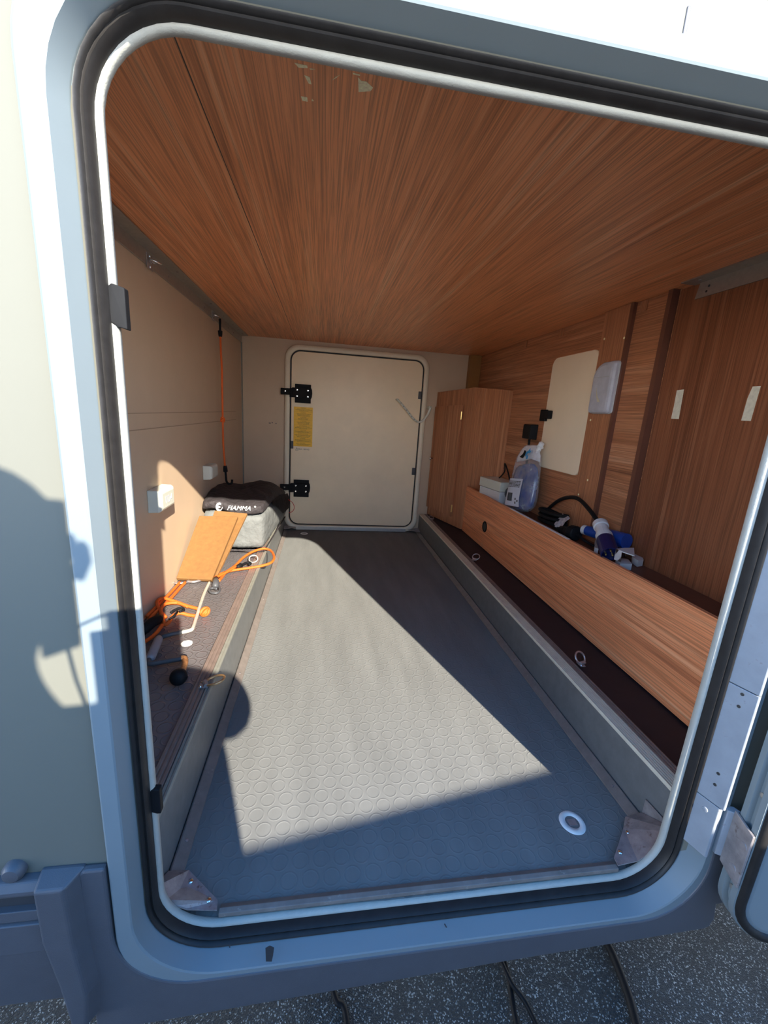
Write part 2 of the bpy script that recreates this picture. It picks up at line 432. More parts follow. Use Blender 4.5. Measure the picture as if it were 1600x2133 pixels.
# ------------------------------------------------------------------ near hatch frame
hf = thing('hatch_frame', 'white rounded frame with black rubber seal around the open garage hatch', 'hatch frame', (0.2, -0.03, -0.03))
bm = bmesh.new()
loft(bm, [rr(0.0445, -0.0415, 0.104, xr=0.010), rr(0.043, -0.048, 0.104, xr=0.010), rr(0.040, -0.0505, 0.104, xr=0.010), rr(0.0222, -0.0505, 0.110, xr=0.013), rr(0.0203, -0.0492, 0.111, xr=0.0135),
          rr(0.0148, -0.0225, 0.099), rr(0.0138, -0.0215, 0.098), rr(0.0135, -0.014, 0.096), rr(0.018, -0.010, 0.096)])
autosmooth(obj('outer_rim', bm, M['framew'], hf), 22)
bm = bmesh.new()
loft(bm, [rr(0.0142, -0.012, 0.096), rr(0.0142, -0.020, 0.096), rr(0.0125, -0.0255, 0.096), rr(0.0105, -0.0245, 0.094), rr(0.0098, -0.0185, 0.092), rr(0.0085, -0.0185, 0.090),
          rr(0.0065, -0.0195, 0.088), rr(0.0045, -0.015, 0.086), rr(0.004, -0.006, 0.085), rr(0.004, 0.002, 0.085)])
autosmooth(obj('rubber_seal', bm, M['rubber'], hf), 80)
bm = bmesh.new()
loft(bm, [rr(0.0065, -0.004, 0.084), rr(0.0045, -0.0055, 0.083), rr(0.0010, -0.004, 0.080, wob=0.0006), rr(-0.0003, 0.0, 0.079, wob=0.0009), rr(0.0002, 0.006, 0.079, wob=0.0009), rr(0.004, 0.008, 0.081), rr(0.012, 0.006, 0.085)])
autosmooth(obj('seal_lip', bm, M['bead'], hf, label='cream lip of the rubber seal'), 80)
def clip(z0, z1, x1=-0.2045):
    bm = bmesh.new()
    P = [(-0.2205, 0.004, z0+0.006), (-0.2205, 0.004, z1-0.004), (-0.216, 0.004, z1), (x1, 0.006, z1-0.003), (x1, 0.006, z0), (-0.212, 0.004, z0+0.002)]
    prism(bm, P, (0, -0.010, 0)); obj('retainer_clip', bm, M['blackp'], hf, bevel=0.0012, label='black plastic clip on the seal')
clip(0.846, 0.889); clip(0.219, 0.262, -0.2075)
for P in ([(553, 1975), (562, 1970), (571, 1974), (569, 1990), (566, 2003), (554, 2003)], [(477, 1970), (480, 1969), (480, 1974), (478, 1974)], [(925, 1925), (929, 1932), (931, 1932), (927, 1924)]):
    bm = bmesh.new(); prism(bm, [W(u, v, 'y', -0.0507) for u, v in P], (0, 0.0004, 0)) if P[0][0] == 553 else prism(bm, [W(u, v, 'y', -0.034)+Vector((0, -0.0006, 0.0006)) for u, v in P], (0, 0.0006, 0.0))
    obj('scuff', bm, M['skirtdark'], hf)
# hinge plates along the right reveal
def plate(name, z0, z1, mat, barrel=True):
    bm = bmesh.new()
    prof = [(0.6272, -0.0215), (0.6400, -0.0600), (0.6410, -0.0610), (0.6430, -0.0610), (0.6465, -0.0590), (0.6510, -0.0550), (0.6520, -0.0505), (0.6495, -0.0470), (0.6320, -0.0215)]
    loft(bm, [[(x, y, z0) for x, y in prof], [(x, y, z1) for x, y in prof]], True, True, True)
    return obj(name, bm, mat, hf, bevel=0.0008)
pl = plate('hinge_plate', 0.2045, 0.4110, M['frame_old'])
for hu, hv in ((1532, 1447), (1525, 1472), (1487, 1612), (1480, 1635)):
    p = W(hu, hv, 'y', -0.0430); hx = 0.6272+(-p.y-0.0215)*0.3325
    bm = bmesh.new(); lathe(bm, [(0.0025, 0), (0.0025, 0.0010)], (hx, p.y, p.z), (-0.949, -0.315, 0), 12)
    obj('screw_hole', bm, M['inkblack'], pl)
plate('hinge_plate', 0.4125, 1.00, M['frame_old'])
bm = bmesh.new()
prof = [(0.6272, -0.0215), (0.6385, -0.0555), (0.6420, -0.0570), (0.6500, -0.0535), (0.6520, -0.0500), (0.6490, -0.0470), (0.6320, -0.0215)]
loft(bm, [[(x, y, 0.105) for x, y in prof], [(x, y, 0.2030) for x, y in prof]], True, True, True)
obj('hinge_plate', bm, M['frame_old'], hf, bevel=0.0008)
bm = bmesh.new(); lathe(bm, [(0.0045, 0), (0.0040, 0.0012), (0.002, 0.0016)], (0.6333, -0.0400, 0.185), (-0.949, -0.315, 0), 14)
obj('rivet', bm, M['frame_old'], hf)
settle(hf)

# ------------------------------------------------------------------ open hatch door (near)
TH = math.radians(168)
HA = Vector((-math.cos(TH), -math.sin(TH), 0)); HN = Vector((-math.sin(TH), math.cos(TH), 0)); HO = Vector((0.6660, -0.0625, 0))
def dl(s, t, z): return HO+HA*s+HN*t+Vector((0, 0, z))
def dloop(off, t, r, seg=8):
    r -= 0.022
    s0, s1, z0, z1 = 0.002-off, 0.860+off, -0.010-off, 1.132+off
    P = []
    for (cx, cz), a0 in [((s1-r, z0+r), -90), ((s1-r, z1-r), 0), ((s0+r, z1-r), 90), ((s0+r, z0+r), 180)]:
        P += [dl(cx+r*math.cos(math.radians(a0+90*i/seg)), t, cz+r*math.sin(math.radians(a0+90*i/seg))) for i in range(seg+1)]
    return P
door = bpy.data.objects.new('door_1', None); C.objects.link(door); door['kind'] = 'structure'; door.location = dl(0, 0, 0)
bm = bmesh.new()
loft(bm, [dloop(-0.03, 0.0, 0.08), dloop(-0.002, 0.0, 0.098), dloop(0, 0.002, 0.1), dloop(0, 0.011, 0.1), dloop(-0.002, 0.0125, 0.1), dloop(-0.008, 0.0125, 0.095), dloop(-0.008, 0.0235, 0.095),
          dloop(-0.0015, 0.0235, 0.1), dloop(0, 0.025, 0.1), dloop(-0.001, 0.034, 0.1), dloop(-0.010, 0.035, 0.09)], True, True, False)
autosmooth(obj('edge_profile', bm, M['framew'], door), 35)
bm = bmesh.new()
loft(bm, [dloop(-0.003, 0.033, 0.098), dloop(-0.004, 0.038, 0.097), dloop(-0.008, 0.041, 0.092), dloop(-0.014, 0.040, 0.085), dloop(-0.018, 0.037, 0.08), dloop(-0.019, 0.030, 0.078)])
autosmooth(obj('rubber_seal', bm, M['rubber'], door), 80)
bm = bmesh.new()
loft(bm, [dloop(-0.016, 0.030, 0.08), dloop(-0.016, 0.0345, 0.08), dloop(-0.024, 0.036, 0.074)], True, True, True)
obj('inner_panel', bm, M['framew'], door)
for zz in (0.255, 0.075, 0.45):
    bm = bmesh.new(); lathe(bm, [(0.0042, 0), (0.0042, 0.0015), (0.002, 0.0022)], dl(0.0095, 0.018, zz), -HA, 14)
    obj('screw', bm, M['alu'], door)
# worn hinge leaf screwed to the door edge, with its barrel
leaf = None
bm = bmesh.new()
bq = (0.6695, -0.0535)
loft(bm, [[(0.6625, -0.0600, z), (0.6560, -0.0560, z), (0.6570, -0.0490, z), (0.6640, -0.0470, z), (0.6725, -0.0500, z), (0.6770, -0.0600, z)] for z in (0.110, 0.198)], True, True, True)
autosmooth(obj('hinge_barrel', bm, M['frame_old'], door, bevel=0.001), 50)
bm = bmesh.new()
a0 = dl(-0.0035, -0.002, 0); a1 = dl(-0.0035, 0.036, 0)
P = [(a0.x, a0.y, 0.103), (a0.x, a0.y, 0.203), (a1.x, a1.y, 0.196), (a1.x, a1.y, 0.096)]
prism(bm, P, HA*0.004)
leaf = obj('hinge_leaf', bm, M['steel'], door, bevel=0.0008, label='bare worn metal hinge leaf')
for zz, tt in ((0.168, 0.027), (0.118, 0.022)):
    bm = bmesh.new(); lathe(bm, [(0.0065, 0), (0.0062, 0.001), (0.0015, 0.0006)], dl(-0.0036, tt, zz), -HA, 16)
    obj('screw', bm, M['steel'], leaf)
bm = bmesh.new()
loft(bm, [[(0.6740, -0.0510, z), (0.6690, -0.0600, z), (0.6740, -0.0680, z), (0.6830, -0.0670, z), (0.6850, -0.0570, z)] for z in (0.4135, 1.0)], True, True, True)
autosmooth(obj('hinge_barrel', bm, M['frame_old'], door, bevel=0.001), 60)
settle(door)

# ------------------------------------------------------------------ grey skirt below the hatch and sill panel at left
sk = thing('side_skirt', 'grey-blue plastic skirt panel running under the white hatch frame', 'skirt panel', (0.2, -0.05, -0.09))
bm = bmesh.new()
fl = [p for p in rr(0.0452, -0.05, 0.104)]
low = []
pts = [(p[0], p[2]) for p in fl]
arc_l = [(x, z) for x, z in pts if x < 0.0 and z < 0.19]; arc_l.sort(key=lambda p: (-p[1] if p[0] < -0.19 else 0, p[0]))
def arcpts(cx, cz, r, a0, a1, n=10): return [(cx+r*math.cos(math.radians(a0+(a1-a0)*i/n)), cz+r*math.sin(math.radians(a0+(a1-a0)*i/n))) for i in range(n+1)]
r_ = 0.104; X0, X1, Z0 = bx0-0.0452, bx1+0.0452, -0.0452+0.016
SHP = [(X0, 0.192)]+arcpts(X0+r_, Z0+r_, r_, 180, 270)+arcpts(X1-r_, Z0+r_, r_, 270, 360)+[(X1, 0.15), (0.95, 0.15), (0.95, -0.012), (0.700, -0.014), (0.706, -0.050), (0.700, -0.066), (0.690, -0.070), (0.30, -0.081), (-0.056, -0.095), (-0.294, -0.105), (-0.294, -0.012), (-0.300, 0.05), (-0.293, 0.10), (-0.290, 0.187), (-0.285, 0.192)]
prism(bm, [(x, -0.0525, z) for x, z in SHP], (0, 0.0105, 0))
obj('flat_panel', bm, M['skirt'], sk, bevel=0.003)
bm = bmesh.new()
Pf = [(-0.333, 0.186), (-0.2995, 0.186), (-0.2975, 0.09), (-0.290, 0.0), (-0.296, -0.06), (-0.314, -0.06), (-0.321, 0.02), (-0.3325, 0.10)]
Pb = [(-0.336, 0.193), (-0.285, 0.193), (-0.283, 0.09), (-0.278, 0.0), (-0.284, -0.066), (-0.318, -0.066), (-0.325, 0.02), (-0.336, 0.10)]
loft(bm, [[(x, -0.068, z) for x, z in Pf], [(x, -0.046, z) for x, z in Pb], [(x, -0.040, z) for x, z in Pb]], True, True, True)
obj('raised_rib', bm, M['skirt'], sk, bevel=0.0035, bseg=3)
settle(sk)
sp = thing('sill_panel', 'grey sill panel with a black groove at the lower left of the hatch', 'sill panel', (-0.6, -0.05, 0.0))
bm = bmesh.new()
def extr_x(bm, prof, x0, x1): loft(bm, [[(x0, y, z) for y, z in prof], [(x1, y, z) for y, z in prof]], True, True, True)
extr_x(bm, [(-0.041, 0.186), (-0.052, 0.184), (-0.0585, 0.176), (-0.059, 0.170), (-0.056, 0.166), (-0.041, 0.166)], -2.0, -0.3345)
obj('top_rail', bm, M['skirt'], sp, bevel=0.002)
bm = bmesh.new(); extr_x(bm, [(-0.041, 0.166), (-0.047, 0.166), (-0.049, 0.143), (-0.041, 0.143)], -2.0, -0.3345); obj('groove', bm, M['skirtdark'], sp, label='black groove strip')
bm = bmesh.new(); extr_x(bm, [(-0.041, 0.143), (-0.057, 0.143), (-0.058, 0.128), (-0.052, 0.126), (-0.052, 0.124), (-0.059, 0.122), (-0.059, 0.075), (-0.0575, 0.073), (-0.050, -0.03), (-0.041, -0.04)], -2.0, -0.3235); obj('lower_face', bm, M['skirt'], sp, bevel=0.0015)
settle(sp)
bm = bmesh.new(); lathe(bm, [(0.013, 0), (0.013, 0.008), (0.009, 0.013), (0.003, 0.014)], (-0.3650, -0.041, 0.196), (0, -1, 0), 20)
tag(autosmooth(obj('marker_lamp', bm, M['skirt'])), 'small round dark knob on the cream wall above the sill panel', 'knob')

# cables under the vehicle
def cable(name, pts, r, mat, label, cat, group=None):
    bm = bmesh.new(); tube(bm, catmull(pts, 8), r, 10)
    return tag(obj(name, bm, mat, smooth=True), label, cat, group)
cable('cable', [(0.030, 0.30, GZ+0.006), (0.045, 0.17, GZ+0.006), (0.062, 0.115, GZ+0.006), (0.085, 0.06, GZ+0.006), (0.09, -0.3, GZ+0.006)], 0.006, M['blackp'], 'thin black cable on the asphalt, leftmost of those under the skirt', 'cable')
cable('cable', [(0.43, 0.40, GZ+0.007), (0.448, 0.20, GZ+0.007), (0.452, 0.12, GZ+0.007), (0.436, 0.04, GZ+0.007), (0.41, -0.2, GZ+0.007)], 0.006, M['blackp'], 'black cable on the asphalt running straight, under the middle of the skirt', 'cable')
cable('cable', [(0.47, 0.35, GZ+0.018), (0.440, 0.20, GZ+0.018), (0.447, 0.10, GZ+0.018), (0.475, 0.04, GZ+0.008), (0.50, -0.2, GZ+0.008)], 0.005, M['blackp'], 'thin black cable crossing over the straight middle cable on the asphalt', 'cable')
cable('cable', [(0.80, 0.33, GZ+0.009), (0.726, 0.19, GZ+0.009), (0.719, 0.12, GZ+0.009), (0.705, 0.05, GZ+0.009), (0.68, -0.02, GZ+0.009), (0.60, -0.25, GZ+0.009)], 0.009, M['blackp'], 'thick black cable curving over the asphalt, rightmost under the skirt', 'cable')

# ------------------------------------------------------------------ raised ledges along both sides
def ribbed(bm, x0, x1, y0, y1, z, n, h=0.0016):
    """strip with n ribs running along y"""
    prof = [(x0, z-0.002)]
    w_ = (x1-x0)/n
    for i in range(n):
        a = x0+i*w_
        prof += [(a+w_*0.12, z), (a+w_*0.25, z+h), (a+w_*0.75, z+h), (a+w_*0.88, z)]
    prof += [(x1, z-0.002)]
    prof = prof+[(x1, z-0.006), (x0, z-0.006)]
    loft(bm, [[(x, y0, zz) for x, zz in prof], [(x, y1, zz) for x, zz in prof]], True, True, True)
lg = thing('raised_ledge', 'dark rubber-topped side ledge at left, holding bag and orange cords', 'ledge', (-0.36, 1.1, 0.0))
bm = bmesh.new(); box(bm, XL, FL-0.012, 0.005, D, -0.02, HL-0.004); obj('top', bm, M['coin_l'], lg)
bm = bmesh.new(); box(bm, FL-0.012, FL, 0.005, D, -0.02, HL-0.004); obj('side_face', bm, M['side'], lg)
bm = bmesh.new(); ribbed(bm, -0.270, -0.243, 0.005, D-0.02, HL, 3); obj('brown_edge_trim', bm, M['trim_brown'], lg)
bm = bmesh.new(); ribbed(bm, -0.243, -0.2305, 0.005, D-0.02, HL, 2); obj('cream_edge_trim', bm, M['trim_cream'], lg)
settle(lg)
rg = thing('raised_ledge', 'black-topped side ledge at right under the wooden bench panel', 'ledge', (0.8, 1.1, 0.0))
bm = bmesh.new(); box(bm, FR+0.012, XR+0.012, 0.005, D, -0.02, HR-0.004); obj('top', bm, M['ledge_r'], rg)
bm = bmesh.new(); box(bm, FR, FR+0.012, 0.005, D, -0.02, HR-0.004); obj('side_face', bm, M['side'], rg)
bm = bmesh.new(); ribbed(bm, FR-0.003, FR+0.031, 0.03, D-0.02, HR, 6); obj('cream_edge_trim', bm, plain('pale_cream_ribbed_trim', (0.64, 0.57, 0.44), 0.5, var=0.08, vscale=60), rg)
bm = bmesh.new(); ribbed(bm, FR+0.031, FR+0.052, 0.03, D-0.02, HR, 3); obj('brown_edge_trim', bm, M['trim_brown'], rg)
settle(rg)
# profiles in the floor corners
def lstrip(name, x0, sx, y0, y1, label):
    bm = bmesh.new()
    P = [(0, 0.002), (0.002, 0.0135), (0.005, 0.0145), (0.022, 0.004), (0.0235, 0.001), (0, 0.0)]
    prof = [(x0+sx*a, b) for a, b in P]
    loft(bm, [[(x, y0, z) for x, z in prof], [(x, y1, z) for x, z in prof]], True, True, True)
    o = obj(name, bm, M['lprof'], bevel=0.0008)
    for k in range(5):
        yy = y0+0.08+(y1-y0-0.16)*k/4
        bm = bmesh.new(); lathe(bm, [(0.0030, 0), (0.0030, 0.001), (0.001, 0.0016)], (x0+sx*0.013, yy, 0.0098), (sx*0.45, 0, 0.9), 10)
        obj('screw', bm, M['steel'], o)
    return tag(o, label, 'floor strip')
lstrip('floor_strip', FL, 1, 0.045, D-0.03, 'dusty brown corner strip on the floor along the left ledge')
lstrip('floor_strip', FR, -1, 0.085, D-0.03, 'dusty brown corner strip on the floor along the right ledge')
bm = bmesh.new()
prof = [(0.004, 0.001), (0.002, 0.006), (0.003, 0.011), (0.010, 0.0125), (0.021, 0.0045), (0.022, 0.0005)]
loft(bm, [[(-0.139, y, z) for y, z in prof], [(0.548, y, z) for y, z in prof]], True, True, True)
tag(obj('sill_strip', bm, M['lprof'], bevel=0.0008), 'dusty brown metal strip across the floor along the near hatch sill', 'floor strip')
# corner plates
def corner_plate(pts, screws, label, up=None):
    o0 = thing('corner_plate', label, 'corner plate', pts[0])
    bm = bmesh.new(); prism(bm, pts, (0, 0, -0.002)); obj('plate', bm, M['steel'], o0, bevel=0.0006)
    if up:
        bm = bmesh.new(); prism(bm, up[0], up[1]); obj('upright_flange', bm, M['steel'], o0, bevel=0.0006)
    for s in screws:
        bm = bmesh.new(); lathe(bm, [(0.0045, 0), (0.004, 0.0018), (0.0012, 0.0026)], s, (0, 0, 1), 14)
        obj('screw', bm, M['chrome'], o0, smooth=True)
    settle(o0)
corner_plate([(-0.232, 0.066, 0.022), (-0.200, 0.066, 0.020), (-0.143, 0.018, 0.018), (-0.141, 0.004, 0.017), (-0.150, 0.0045, 0.018), (-0.185, 0.0055, 0.024), (-0.205, 0.006, 0.035), (-0.220, 0.006, 0.05), (-0.2335, 0.007, 0.07)],
             [(-0.192, 0.047, 0.0205), (-0.157, 0.018, 0.0185)], 'stained steel plate in the near left corner of the sunken floor')
corner_plate([(0.664, 0.092, 0.022), (0.625, 0.088, 0.020), (0.604, 0.066, 0.019), (0.548, 0.018, 0.017), (0.546, 0.004, 0.017), (0.585, 0.005, 0.022), (0.612, 0.005, 0.036), (0.628, 0.006, 0.052), (0.664, 0.008, 0.075)],
             [(0.606, 0.056, 0.0205), (0.565, 0.024, 0.0185), (0.650, 0.078, 0.0228)], 'stained steel plate in the near right corner of the sunken floor',
             ([(0.6668, 0.012, 0.015), (0.6668, 0.092, 0.015), (0.6668, 0.092, 0.055), (0.6668, 0.012, 0.062)], (-0.0016, 0, 0)))
for sx, lab in ((-0.2, 'small stained plate at the far left corner of the floor'), (0.61, 'small stained plate at the far right corner of the floor')):
    s_ = 1 if sx < 0 else -1
    X = FL+0.001 if s_ == 1 else FR-0.001
    bm = bmesh.new(); prism(bm, [(X, D-0.075, 0.019), (X+s_*0.03, D-0.07, 0.018), (X+s_*0.075, D-0.03, 0.018), (X+s_*0.075, D-0.022, 0.02), (X, D-0.022, 0.03)], (0, 0, -0.002))
    tag(obj('corner_plate', bm, M['steel'], bevel=0.0006), lab, 'corner plate')
# drain rings in the floor
def drain(c, r, label):
    t = thing('drain_ring', label, 'drain', (c[0], c[1], 0))
    bm = bmesh.new(); lathe(bm, [(r*0.54, 0.0001), (r*0.56, 0.0028), (r*0.95, 0.0022), (r, 0.0002)], (c[0], c[1], 0), (0, 0, 1), 36)
    bmesh.ops.delete(bm, geom=[f for f in bm.faces if len(f.verts) > 6], context='FACES'); obj('ring', bm, M['ringw'], t, smooth=True)
    bm = bmesh.new(); lathe(bm, [(r*0.56, 0.0003), (r*0.56, 0.0008), (r*0.3, 0.0010)], (c[0], c[1], 0), (0, 0, 1), 30); pl_ = obj('plug', bm, M['side'], t)
    bm = bmesh.new(); box(bm, c[0]-r*0.34, c[0]+r*0.34, c[1]-r*0.26, c[1]+r*0.26, 0.0008, 0.0016); obj('grille', bm, M['steel'], t)
    settle(t)
drain((0.520, 0.1005), 0.0255, 'white ring drain in the near right corner of the floor')
drain((-0.103, 2.085), 0.024, 'small pale ring drain at the far end of the floor')

# ------------------------------------------------------------------ ceiling details
bm = bmesh.new(); box(bm, -0.1795, -0.1780, 0.01, D, ZC-0.0004, ZC+0.001)
bm.verts.ensure_lookup_table(); s = struct(obj('trim_1', bm, M['inkblack']))
def blob(pts, z): return [(x, y, z) for x, y in pts]
def chip(poly_px, par=None):
    P = [W(u, v, 'z', ZC-0.0003) for u, v in poly_px]
    bm = bmesh.new(); prism(bm, P, (0, 0, 0.0006)); return obj('chipped_spot', bm, M['chip'], ceiling)
for P in ([(613, 131), (640, 137), (641, 142), (622, 141)], [(645, 142), (657, 145), (646, 145)], [(634, 157), (645, 161), (649, 176), (643, 174)], [(627, 201), (640, 203), (641, 212), (630, 210)],
          [(746, 161), (753, 169), (763, 170), (777, 183), (772, 190), (747, 192)], [(735, 152), (751, 156), (749, 158), (736, 155)], [(691, 168), (699, 161), (708, 156), (701, 162)], [(650, 206), (654, 211), (649, 211)]):
    chip(P)
# aluminium angle at the left ceiling edge
t = thing('ceiling_rail', 'long aluminium angle along the ceiling edge above the left wall', 'rail', (XL, 1.1, ZC))
bm = bmesh.new(); prism(bm, [(XL+0.0005, 0.02, ZC-0.001), (XL+0.042, 0.02, ZC-0.001), (XL+0.042, 0.02, ZC-0.004), (XL+0.006, 0.02, ZC-0.006), (XL+0.005, 0.02, ZC-0.042), (XL+0.0005, 0.02, ZC-0.042)], (0, D-0.03, 0))
rail = obj('angle', bm, M['alu'], t, bevel=0.0008)
for yy in (0.5, 1.02, 1.42, 1.65, 1.85, 1.98, 2.1):
    bm = bmesh.new(); lathe(bm, [(0.0042, 0), (0.0042, 0.001), (0.001, 0.002)], (XL+0.026, yy, ZC-0.005), (0, 0, -1), 12); obj('screw', bm, M['steel'], t)
    bm = bmesh.new(); lathe(bm, [(0.0042, 0), (0.0042, 0.001), (0.001, 0.002)], (XL+0.006, yy-0.02, ZC-0.027), (1, 0, 0), 12); obj('screw', bm, M['steel'], t)
settle(t)
def lash_eye(y, label):
    t = thing('lashing_eye', label, 'lashing eye', (XL+0.006, y, ZC-0.02))
    bm = bmesh.new(); box(bm, XL+0.0055, XL+0.0075, y-0.020, y+0.020, ZC-0.050, ZC-0.012); box(bm, XL+0.0055, XL+0.011, y-0.006, y+0.006, ZC-0.034, ZC-0.024)
    obj('base_plate', bm, M['steel'], t, bevel=0.0008)
    bm = bmesh.new(); tube(bm, catmull([(XL+0.011, y-0.014, ZC-0.028), (XL+0.026, y-0.012, ZC-0.031), (XL+0.036, y, ZC-0.033), (XL+0.026, y+0.012, ZC-0.031), (XL+0.011, y+0.014, ZC-0.028)], 5, True), 0.0022, 8, True); obj('ring', bm, M['chrome'], t, smooth=True)
    for dz in (-0.017, -0.043):
        bm = bmesh.new(); lathe(bm, [(0.004, 0), (0.003, 0.002)], (XL+0.0075, y, ZC+dz), (1, 0, 0), 10); obj('screw', bm, M['chrome'], t)
    settle(t)
lash_eye(0.853, 'empty metal lashing eye on the left ceiling rail, nearest the opening')
lash_eye(1.535, 'metal lashing eye on the left ceiling rail with the orange cord hooked in')
# hanging elastic cord
def hook(bm, p, d, s, side, L=0.045, r=0.0045):
    """plastic hook: ferrule at p, pointing along d, opening to side"""
    p = Vector(p); d = Vector(d).normalized(); s_ = Vector(side).normalized()
    tube(bm, [p-d*0.004, p+d*0.004, p+d*L*0.45, p+d*L*0.5], [r*1.15, r*1.5, r*1.7, r*1.0], 10)
    pts = [p+d*L*0.45, p+d*L*0.9, p+d*L*1.3+s_*L*0.02, p+d*L*1.55+s_*L*0.22, p+d*L*1.5+s_*L*0.48, p+d*L*1.2+s_*L*0.55]
    tube(bm, catmull(pts, 5), [r*0.85]*26, 8)
hx = XL+0.034
t = thing('elastic_cord', 'orange elastic cord hanging straight down by its black hook on left wall', 'elastic cord', (hx, 1.52, 0.7))
topc = Vector((hx, 1.535, ZC-0.105)); 
pts = [topc, (hx, 1.538, 1.00), (hx+0.002, 1.540, 0.92), (hx+0.001, 1.540, 0.84), (hx, 1.54, 0.70), (hx, 1.538, 0.60), (hx+0.002, 1.545, 0.52), (hx+0.003, 1.55, 0.485)]
bm = bmesh.new(); tube(bm, catmull(pts, 6), 0.0042, 10); obj('cord', bm, M['orange'], t, smooth=True)
bm = bmesh.new()
tube(bm, catmull([(hx+0.007, 1.535, 0.712), (hx-0.001, 1.548, 0.703), (hx-0.008, 1.54, 0.698), (hx, 1.530, 0.706)], 5, True), 0.0042, 8, True)
tube(bm, catmull([(hx, 1.530, 0.716), (hx+0.007, 1.540, 0.706), (hx, 1.550, 0.694), (hx-0.007, 1.540, 0.704)], 5, True), 0.0040, 8, True); obj('knot', bm, M['orange'], t, smooth=True)
bm = bmesh.new(); hook(bm, topc-Vector((0, 0, 0.004)), (0, 0.0, 1), 1, (-0.2, 1, 0), 0.044, 0.0058); obj('hook', bm, M['blackp'], t, smooth=True, label='black hook caught in the lashing eye')
bm = bmesh.new(); hook(bm, (hx+0.003, 1.55, 0.487), (0.05, 0.02, -1), 1, (0.7, 0.6, 0), 0.055, 0.0062); obj('hook', bm, M['blackp'], t, smooth=True, label='free black hook at the lower end')
settle(t)
# wall caps with scratched marks
def cap_block(y0, y1, z0, z1, label, mark):
    t = thing('bumper_block', label, 'block', (XL, (y0+y1)/2, z0))
    bm = bmesh.new()
    d = 0.038
    loops = []
    for dx, ins in ((0.0, 0.0), (d*0.72, 0.001), (d*0.93, 0.005), (d, 0.012)):
        a0_, a1_, b0_, b1_ = y0+ins, y1-ins, z0+ins, z1-ins
        loops.append([(XL+dx, a0_, b0_), (XL+dx, a1_, b0_), (XL+dx, a1_, b1_), (XL+dx, a0_, b1_)])
    loft(bm, loops, True, True, True); obj('body', bm, M['whitebox'], t, bevel=0.0025, bseg=3)
    if mark:
        o = textmesh('FD4', 0.032, M['greyp'], frame_mat((XL+d+0.0003, (y0+y1)/2+0.004, (z0+z1)/2-0.002), (0, 1, 0), (0, 0, 1)), 'raised_marks', t, 0.0005)
    settle(t)
cap_block(0.745, 0.860, 0.455, 0.522, 'off-white plastic block on the left wall, nearer one in the sunlight', True)
cap_block(1.31, 1.415, 0.460, 0.520, 'off-white plastic block on the left wall, farther one behind the hanging cord', False)
M['crease'] = plain('worn_crease', (0.36, 0.25, 0.16), 0.6)
# rubbed seams on left wall
for z, tk in ((0.738, 0.0009), (0.694, 0.0014)):
    bm = bmesh.new(); box(bm, XL, XL+tk, 0.3, 2.0, z-0.0012, z+0.0012); obj('panel_crease', bm, M['crease'], wall_left)
bm = bmesh.new(); box(bm, XL, XL+0.006, D-0.014, D, HL, ZC-0.04); obj('corner_bead', bm, M['trim_cream'], wall_left)

# ------------------------------------------------------------------ far hatch
d2 = bpy.data.objects.new('door_2', None); C.objects.link(d2); d2['kind'] = 'structure'; d2.location = (0.2, D, 0.03)
M['surround'] = plain('cream_hatch_surround', (0.82, 0.73, 0.55), 0.45, var=0.03)
bm = bmesh.new()
def fr(off, y, r): return rect_loop(fx0-off, fx1+off, fz0-off, fz1+off, r+off*0.7, y)
loft(bm, [fr(0.036, D-0.0005, 0.06), fr(0.034, D-0.020, 0.06), fr(0.028, D-0.028, 0.06), fr(0.008, D-0.030, 0.06), fr(0.003, D-0.026, 0.06), fr(0.0025, D+0.02, 0.06)])
autosmooth(obj('surround', bm, M['surround'], d2), 50)
bm = bmesh.new(); loft(bm, [fr(0.0035, D-0.012, 0.06), fr(-0.006, D-0.012, 0.06)]); obj('gap_seal', bm, M['rubber'], d2)
bm = bmesh.new(); loft(bm, [fr(-0.0055, D+0.01, 0.058), fr(-0.0055, D-0.018, 0.058), fr(-0.0075, D-0.020, 0.058)], True, True, True); obj('panel', bm, M['cream_far'], d2)
bm = bmesh.new(); prism(bm, [(-0.16, D-0.026, 0.003), (-0.16, D-0.030, 0.022), (-0.16, D-0.034, 0.024), (-0.16, D-0.036, 0.004), (-0.16, D-0.034, 0.001)], (0.735, 0, 0)); obj('sill_strip', bm, M['alu'], d2)
YP = D-0.0202
def far_hinge(zc):
    bm = bmesh.new()
    box(bm, -0.262, -0.204, D-0.047, D-0.030, zc-0.017, zc+0.021)
    box(bm, -0.209, -0.186, D-0.044, YP, zc-0.030, zc+0.024)
    h = obj('hinge', bm, M['blackp'], d2, bevel=0.003, label='black plastic hinge')
    bm = bmesh.new()
    P = [(-0.178, zc-0.060), (-0.082, zc-0.060), (-0.082, zc-0.035), (-0.076, zc-0.022), (-0.074, zc), (-0.076, zc+0.022), (-0.082, zc+0.033), (-0.082, zc+0.050), (-0.178, zc+0.050)]
    prism(bm, [(x, D-0.036, z) for x, z in P], (0, 0.0155, 0))
    box(bm, -0.195, -0.085, D-0.041, D-0.030, zc-0.030, zc+0.028)
    obj('cover', bm, M['blackp'], h, bevel=0.002)
    for x, z in ((-0.165, zc+0.015), (-0.100, zc+0.015), (-0.165, zc-0.022), (-0.100, zc-0.022), (-0.235, zc+0.003)):
        bm = bmesh.new(); lathe(bm, [(0.0055, 0), (0.0050, 0.002), (0.0022, 0.0022)], (x, D-0.041 if x > -0.2 else D-0.047, z), (0, -1, 0), 14); obj('screw', bm, M['chrome'], h)
far_hinge(0.872); far_hinge(0.283)
